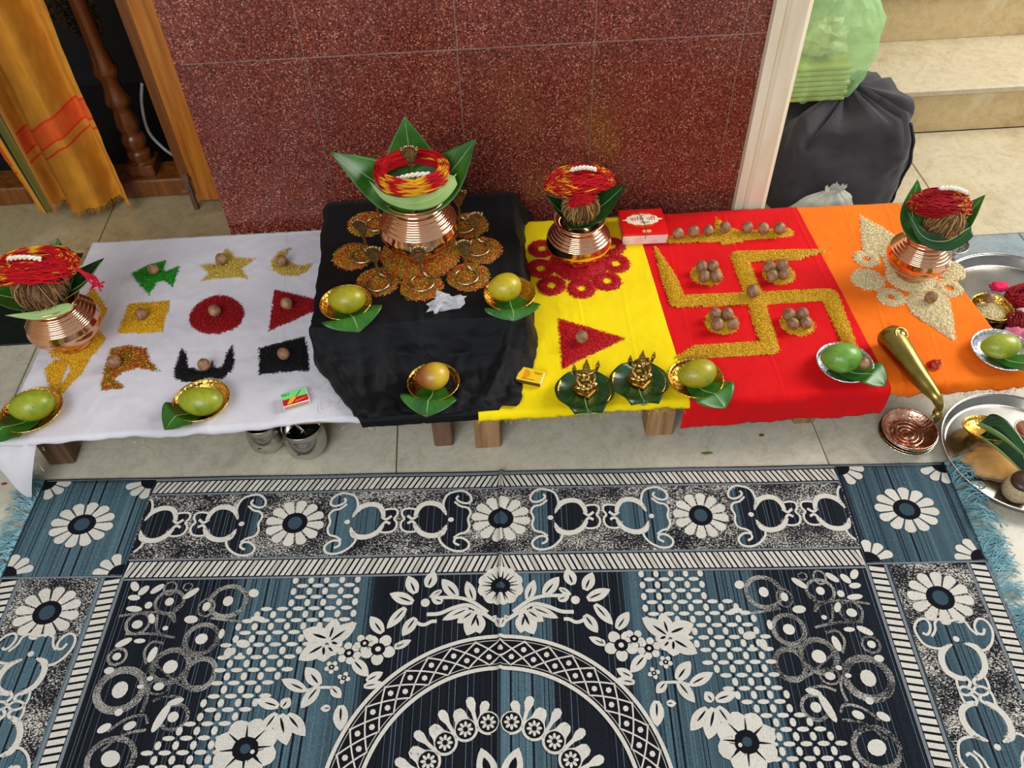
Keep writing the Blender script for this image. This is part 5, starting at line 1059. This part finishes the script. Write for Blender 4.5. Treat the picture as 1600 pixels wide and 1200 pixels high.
for yc_, bb in ((.104, bbT), (RH - .104, bbB)):
    for x in (0, -.361, .361): daisy(border, (x, yc_), .052, .047)
    for x, f, col in ((-.455, I_, DK), (-.269, FX, BLU), (-.087, I_, DK), (.087, FX, MID), (.269, I_, BLU), (.455, FX, BLU), (-.637, FX, DK), (.637, I_, MID)): motif(border, (x, yc_), f, col, bb if abs(x) > .6 else None)
for s in (-1, 1):
    xc = s * .738
    for y in (.268, RH - .268): daisy(border, (xc, y), .054, .047)
    for y in (.1, RH - .1):
        daisy(border, (xc, y), .057, .047)
        y0, y1 = (.006, .2) if y < .5 else (RH - .2, RH - .006); bb = (min(s * .636, s * .838), max(s * .636, s * .838), y0, y1)
        for cx in (.64, .836):
            for cy in (y0, y1): daisy(border, (s * cx, cy), .048, .042, bb)
    for y, f in ((.338, RD), (.5, RU), (.648, RD), (.81, RU)): motif(border, (xc, y), f, BLU)
    daisy(border, (xc, .574), .03, .01) if False else None
# rope stripes: slanted cream bars between dark lines
for ya, yb in ((.010, .036), (.176, .207), (RH - .036, RH - .010), (RH - .207, RH - .176)):
    border.rib([(x, (ya + yb) / 2) for x in np.linspace(-.633, .633, 160)], yb - ya, DK, 0)
    for y in (ya - .003, yb + .003): border.rib([(x, y) for x in np.linspace(-.633, .633, 160)], .0035, GRY, 1)
    for s in (-1, 1):
        n = 62
        for k in range(-2, n):
            x = .006 + k * .627 / n; w = .627 / n * (.66 if k % 3 else .74); sl = .013 * (-1 if True else 1)
            q = [(x, ya + .001), (x + w, ya + .001), (x + w + sl * -1, yb - .001), (x + sl * -1, yb - .001)]
            q = [(max(.0005, min(px, .633)), py) for px, py in q]; border.poly([(s * px, py) for px, py in q], CRM if k % 4 else CRD, 1)
for s in (-1, 1):
    for xa, xb in ((.637, .662), (.811, .836)):
        border.rib([(s * (xa + xb) / 2, y) for y in np.linspace(.206, RH - .206, 60)], xb - xa, DK, 0)
        for x in (xa - .004, xb + .004): border.rib([(s * x, y) for y in np.linspace(.206, RH - .206, 60)], .005, GRY, 1)
        n = 62
        for k in range(n):
            y = .208 + k * (RH - .416) / n; h = (RH - .416) / n * .68; border.poly([(s * xa, y), (s * xb, y + .004), (s * xb, y + h + .004), (s * xa, y + h)], CRM, 1)
border.rib([(x, .204) for x in np.linspace(-.84, -.635, 20)], .003, GRY, 2); border.rib([(x, .204) for x in np.linspace(.635, .84, 20)], .003, GRY, 2)
border.rib([(x, .004) for x in np.linspace(-.835, .835, 160)], .002, GRY, 1)
border.build('border_motifs', rug)
bent('scroll_grounds', FILL[0], FILL[1], FILL[2], rug.data.materials[0], rug)['kind'] = 'stuff'

# medallion
med = Pat(); MCx, MCy = 0, .574; circ = lambda r, a0=0, a1=2 * PI, n=140: [(MCx + r * math.sin(a), MCy - r * math.cos(a)) for a in np.linspace(a0, a1, n)]
med.rib(circ(.227), .052, DK, 0)
for r, w in ((.2525, .006), (.2015, .006)): med.rib(circ(r), w, CRM, 3)
for r in (.246, .208): med.rib(circ(r), .0012, CRD, 2)
NL = 40
for k in range(NL):
    a = 2 * PI * (k + .5) / NL; da = 2 * PI / NL; pp = lambda r, t: (MCx + r * math.sin(t), MCy - r * math.cos(t))
    for sg in (-1, 1): med.rib([pp(.207 + .04 * f_, a + sg * 1.54 * da * f_) for f_ in np.linspace(0, 1, 7)], .0024, CRM, 2)
    for r, t in ((.220, a), (.233, a + da / 2)): c_ = pp(r, t); med.poly(ellp(c_, .0046, .0046, t, 6), CRM, 2)
def mirror4(fn):
    for sx in (-1, 1):
        for fy in (False, True): fn(lambda p, sx=sx, fy=fy: (-sx * p[0], RH - p[1] if fy else p[1]))
def lf_poly(b, t, w, n=9, tipx=.55):
    b = np.array(b); t = np.array(t); d = t - b; L_ = np.linalg.norm(d); d /= L_; nn = np.array([-d[1], d[0]]); up_ = []; dn = []
    for s in np.linspace(0, 1, n):
        ww = w * .5 * (math.sin(PI * min(1, s * .9 + .1)) ** .8 if s < .98 else 0); up_.append(tuple(b + d * L_ * s + nn * ww)); dn.append(tuple(b + d * L_ * s - nn * ww))
    return up_ + dn[::-1]
for k in range(11):
    a = math.radians(8.18 + 16.36 * k)
    for s in (-1, 1):
        c_ = (s * .121 * math.sin(a), MCy - .121 * math.cos(a)); med.poly(ellp(c_, .0165, .0165, 0, 16), CRM, 2); med.poly(ellp(c_, .0145, .0145, 0, 16), DK, 3)
        for q in range(8): t = q * PI / 4; med.poly(ellp((c_[0] + .0075 * math.cos(t), c_[1] + .0075 * math.sin(t)), .0042, .0023, t, 8), CRM, 4)
        a2 = a + math.radians(8.18); o_ = np.array([s * math.sin(a2), -math.cos(a2)]); tn = np.array([-o_[1], o_[0]]); b0 = np.array([0, MCy]) + o_ * .104
        for dl, ln_, wd_ in ((0, .046, .014), (.62, .04, .014), (-.62, .04, .014), (1.15, .030, .011), (-1.15, .030, .011)):
            bb0 = b0 + o_ * .014; d_ = o_ * math.cos(dl) + tn * math.sin(dl); med.poly([tuple(bb0 + d_ * (ln_ * u_) + np.array([-d_[1], d_[0]]) * v_ * wd_) for u_, v_ in ((0, .15), (.5, .22), (.75, .5), (.92, .45), (1, .15), (1, -.15), (.92, -.45), (.75, -.5), (.5, -.22), (0, -.15))], CRM, 2)
        for dl in (2.3, -2.3): d_ = o_ * math.cos(dl) + tn * math.sin(dl); med.poly(lf_poly(b0 + o_ * .012, b0 + o_ * .012 + d_ * .022, .008), CRM, 2)
for k in range(10):
    a = 2 * PI * (k + .5) / 10; o_ = np.array([math.sin(a), -math.cos(a)]); b0 = np.array([0, MCy]) + o_ * .03; med.poly(lf_poly(b0, b0 + o_ * .058, .03), CRM, 2); med.poly(lf_poly(b0 + o_ * .018, b0 + o_ * .044, .011), DK, 3)
med.build('medallion_motifs', rug)

# field: leaves, blossoms, lattice, paisley (left half traced, mirrored)
fld = Pat(); spk = Pat()
A3 = lambda pts: [rl(560 + x / 6.667, 880 + y / 6.667) for x, y in pts]; A8 = lambda pts: [rl(390 + x / 4.8, 950 + y / 4.8) for x, y in pts]; A7 = lambda pts: [rl(180 + x / 4, 900 + y / 4) for x, y in pts]
LEAVES = []
for (b, t, w) in [((600, 330), (520, 148), 125), ((725, 270), (795, 98), 125), ((575, 425), (330, 330), 120), ((495, 480), (298, 698), 105), ((600, 585), (460, 775), 115), ((1030, 365), (872, 182), 125), ((1200, 410), (1130, 203), 105), ((870, 300), (740, 375), 60), ((880, 420), (760, 380), 90), ((1150, 490), (875, 610), 90), ((1200, 520), (1030, 640), 110), ((1250, 520), (1130, 770), 170), ((1230, 560), (1270, 750), 140), ((1440, 590), (1478, 700), 60), ((1400, 600), (1440, 560), 40), ((255, 742), (128, 568), 115), ((380, 900), (555, 815), 75), ((430, 850), (380, 900), 50)]:
    q = A3([b, t]); LEAVES.append((q[0], q[1], w / 6.667 * .00115, True))
for (b, t, w) in [((600, 245), (400, 180), 130), ((600, 250), (655, 88), 110), ((590, 270), (808, 120), 115), ((610, 265), (700, 290), 120), ((570, 285), (370, 400), 120), ((560, 290), (560, 415), 130), ((590, 300), (655, 360), 100), ((780, 400), (895, 525), 85), ((530, 590), (425, 455), 95), ((525, 600), (388, 765), 85), ((425, 630), (245, 545), 75), ((620, 605), (692, 685), 65), ((610, 762), (535, 765), 48), ((690, 740), (685, 935), 95), ((225, 750), (55, 700), 75), ((250, 760), (310, 685), 75), ((210, 800), (80, 975), 85), ((235, 810), (285, 1042), 115), ((290, 810), (425, 972), 95), ((880, 560), (1005, 492), 65), ((860, 600), (1005, 570), 55)]:
    q = A8([b, t]); LEAVES.append((q[0], q[1], w / 4.8 * .00113, True))
FLOW = [(A3([(1490, 255)])[0], .036, 9), (A3([(210, 910)])[0], .027, 5), (A3([(70, 850)])[0], .017, 5), (A8([(750, 350)])[0], .019, 6), (A8([(620, 455)])[0], .011, 5), (A8([(712, 535)])[0], .010, 4), (A7([(820, 1090)])[0], .046, 8), (A8([(30, 1090)])[0], .02, 6)]
STEMS = [(A3([(830, 375), (1050, 378), (1200, 425), (1350, 528)]), .006), (A3([(715, 550), (850, 540), (1000, 480), (1150, 455), (1300, 540), (1440, 625)]), .0065), (A3([(570, 605), (640, 650), (700, 655), (760, 625), (820, 620)]), .006), (A8([(420, 632), (530, 608), (650, 608)]), .0045)]
LATP = d_poly(np.array([rl(u, v) for u, v in [(462, 903), (632, 903), (612, 945), (560, 985), (520, 1000), (478, 1010), (440, 1070), (395, 1110), (372, 1150), (345, 1215), (205, 1215), (225, 1180), (300, 1130), (330, 1085), (345, 1010), (395, 955), (455, 950)]]))[0]
lat = []; cxs, cys = .026, .0102
for i in range(-2, 32):
    for j in range(0, 44):
        c_ = (-.64 + i * cxs / 2 * 1.0, .206 + j * cys)
        if (i + j) % 2 or c_[1] > .57: continue
        lat.append((c_, (i % 2 == 0)))
keep = LATP(np.array([c for c, _ in lat])) > 0
lat = [q for q, k in zip(lat, keep) if k]
BLOB = [(270, 90, 48, 20, -.7), (480, 118, 56, 20, -.7), (345, 170, 28, 26, 0), (215, 192, 24, 22, 0), (125, 215, 52, 18, .1), (575, 200, 24, 28, 0), (710, 165, 32, 32, 0), (235, 275, 20, 34, -.5), (145, 312, 34, 26, 0), (480, 280, 44, 24, .1), (545, 402, 38, 32, 0), (320, 335, 18, 14, 0), (60, 425, 52, 20, -.5), (160, 415, 36, 14, 0), (240, 500, 24, 46, .2), (352, 576, 44, 38, 0), (18, 512, 26, 22, 0), (38, 720, 46, 46, 0), (280, 700, 32, 22, 0), (225, 650, 20, 14, 0), (385, 795, 48, 18, -.3), (295, 895, 26, 80, .35), (370, 890, 32, 28, 0), (100, 945, 36, 22, -.4), (805, 432, 44, 24, .2), (712, 490, 26, 32, 0), (785, 505, 16, 16, 0), (895, 275, 46, 16, .1), (870, 115, 34, 26, .4), (670, 370, 18, 30, 0), (130, 75, 40, 22, .9), (185, 100, 40, 22, -.9), (125, 145, 40, 18, .1), (165, 700, 20, 12, 0), (30, 860, 24, 20, 0), (-30, 600, 30, 20, 0), (-20, 1150, 55, 40, .3), (-60, 960, 40, 22, -.5)]
RING = [(345, 170, 82, 68, 16), (710, 165, 108, 90, 22), (148, 305, 66, 60, 14), (545, 402, 92, 82, 22), (352, 572, 100, 88, 26), (38, 720, 125, 105, 34), (375, 890, 72, 62, 16), (535, 620, 85, 82, 24), (575, 205, 46, 52, 10), (20, 512, 50, 44, 12), (280, 700, 55, 40, 10), (350, 85, 36, 40, 10), (460, 75, 26, 22, 8), (-20, 1150, 120, 95, 24)]
SCR = [[(30, 260), (200, 235), (330, 245), (380, 300)], [(380, 290), (375, 220), (430, 175)], [(70, 370), (240, 370), (380, 395)], [(200, 560), (190, 480), (240, 420), (310, 430)], [(190, 620), (210, 760), (170, 860)], [(240, 790), (330, 760), (420, 770)], [(-40, 980), (80, 900), (190, 880), (210, 930)], [(-80, 1100), (60, 1000), (200, 970)], [(260, 560), (420, 690), (560, 700)], [(600, 270), (760, 290), (860, 300)], [(270, 250), (265, 340), (290, 370)], [(440, 420), (470, 500), (600, 520)]]
def draw(mp):
    for b, t, w, slit in LEAVES:
        if mp(b)[1] > RH / 2 and b[1] > .574: pass
        fld.poly([mp(p) for p in lf_poly(b, t, w)], CRM, 2)
        if slit: b_, t_ = np.array(b), np.array(t); fld.poly([mp(p) for p in lf_poly(b_ + (t_ - b_) * .12, b_ + (t_ - b_) * .62, w * .15, 6)], DK, 3)
    for st, w in STEMS: fld.rib([mp(p) for p in cr(st, 20)], w, CRM, 2)
    for c_, r, n in FLOW:
        for k in range(n):
            a = 2 * PI * k / n + .3; fld.poly([mp(p) for p in ellp((c_[0] + r * .62 * math.cos(a), c_[1] + r * .56 * math.sin(a)), r * .42, r * .36, a, 12)], CRM, 2)
        fld.poly([mp(p) for p in ellp(c_, r * .42, r * .38, 0, 12)], DK, 3); fld.poly([mp(p) for p in ellp(c_, r * .17, r * .16, 0, 8)], CRM if n < 8 else BLU, 4)
        for k in range(n): a = 2 * PI * (k + .5) / n + .3; fld.rib([mp((c_[0] + r * f_ * math.cos(a), c_[1] + r * f_ * .92 * math.sin(a))) for f_ in (.3, .55, .8)], [r * .09, r * .06, .0008], DK, 3)
    bud = A3([(700, 428)])[0]; fld.poly([mp(p) for p in ellp(bud, .0075, .0075, 0, 12)], CRM, 2)
    for c_, hz in lat: fld.poly([mp(p) for p in (ellp(c_, .0096, .0038, 0, 8) if hz else ellp(c_, .0050, .0066, 0, 8))], CRM, 1)
    for x, y, rx_, ry_, an in BLOB: c_ = A7([(x, y)])[0]; fld.poly([mp(p) for p in ellp(c_, rx_ / 4 * .00105, ry_ / 4 * .00115, an, 12)], CRM, 2)
    for x, y, rx_, ry_, w in RING:
        c_ = A7([(x, y)])[0]; spk.rib([mp(p) for p in ellp(c_, rx_ / 4 * .00112, ry_ / 4 * .00120, 0, 24) + [(c_[0] + rx_ / 4 * .00112, c_[1])]], w / 4 * .0014, GRY, 0)
    for q in SCR: spk.rib([mp(p) for p in cr(A7(q), 14)], [.003, .006, .004], GRY, 0, None) if False else spk.rib([mp(p) for p in cr(A7(q), 14)], .0042, GRY, 0)
mirror4(draw)
fld.build('field_motifs', rug)
g = spk.build('speckled_scrolls', rug, M_['speck_ring']); g['kind'] = 'stuff'
# fringes at both ends
for s in (-1, 1):
    parts = []; rn = random.Random(4 + s)
    for k in range(430):
        y = rn.uniform(.0, .62); b = rug_world([(s * (RW - .002), y)], .001)[0]; d = np.array([s * rex[0], s * rex[1], 0]); c_ = rn.uniform(-1, 1) + .7 * math.sin(y * 38)
        q = [np.array(b)]; ln_ = rn.uniform(.035, .06); dr_ = d * .8 + np.array([0, c_ * .5, 0])
        for m in range(4): q.append(q[-1] + (dr_ + np.array([rn.uniform(-.4, .4), rn.uniform(-.5, .5), 0])) * ln_ / 4); q[-1][2] = .004 + .006 * math.sin((m + 1) * .8) * rn.random() + (.022 if s > 0 and y < .13 else .006) * rn.random() * math.sin((m + 1) * .75)
        parts.append(tube(cr(q, 9), rn.uniform(.0006, .0012), 4))
    g = obj('fringe', *join(*parts), simple('blue_yarn', lin('5a8c98'), lin('86b4bc'), 60, .9) if s < 0 else bpy.data.materials['blue_yarn'], rug, rorg); g['kind'] = 'stuff'
# petals and crumbs dropped on the floor
for (u, v, nm, h) in ((1105, 708, 'green', '5a6a1c'), (1190, 680, 'brown', '5a4020'), (6, 756, 'magenta', 'a01048')):
    p = at(u, v, .0015); o = obj('fallen_petal', *crumple(p, (.011 if h == '5a6a1c' else .005, .003, .0012), 1.2, 12, 8, .3), simple('petal_' + nm, lin(h), None, 1, .7), None, tuple(p)); tag(o, nm + ' scrap lying on the marble floor by the rug', 'scrap')
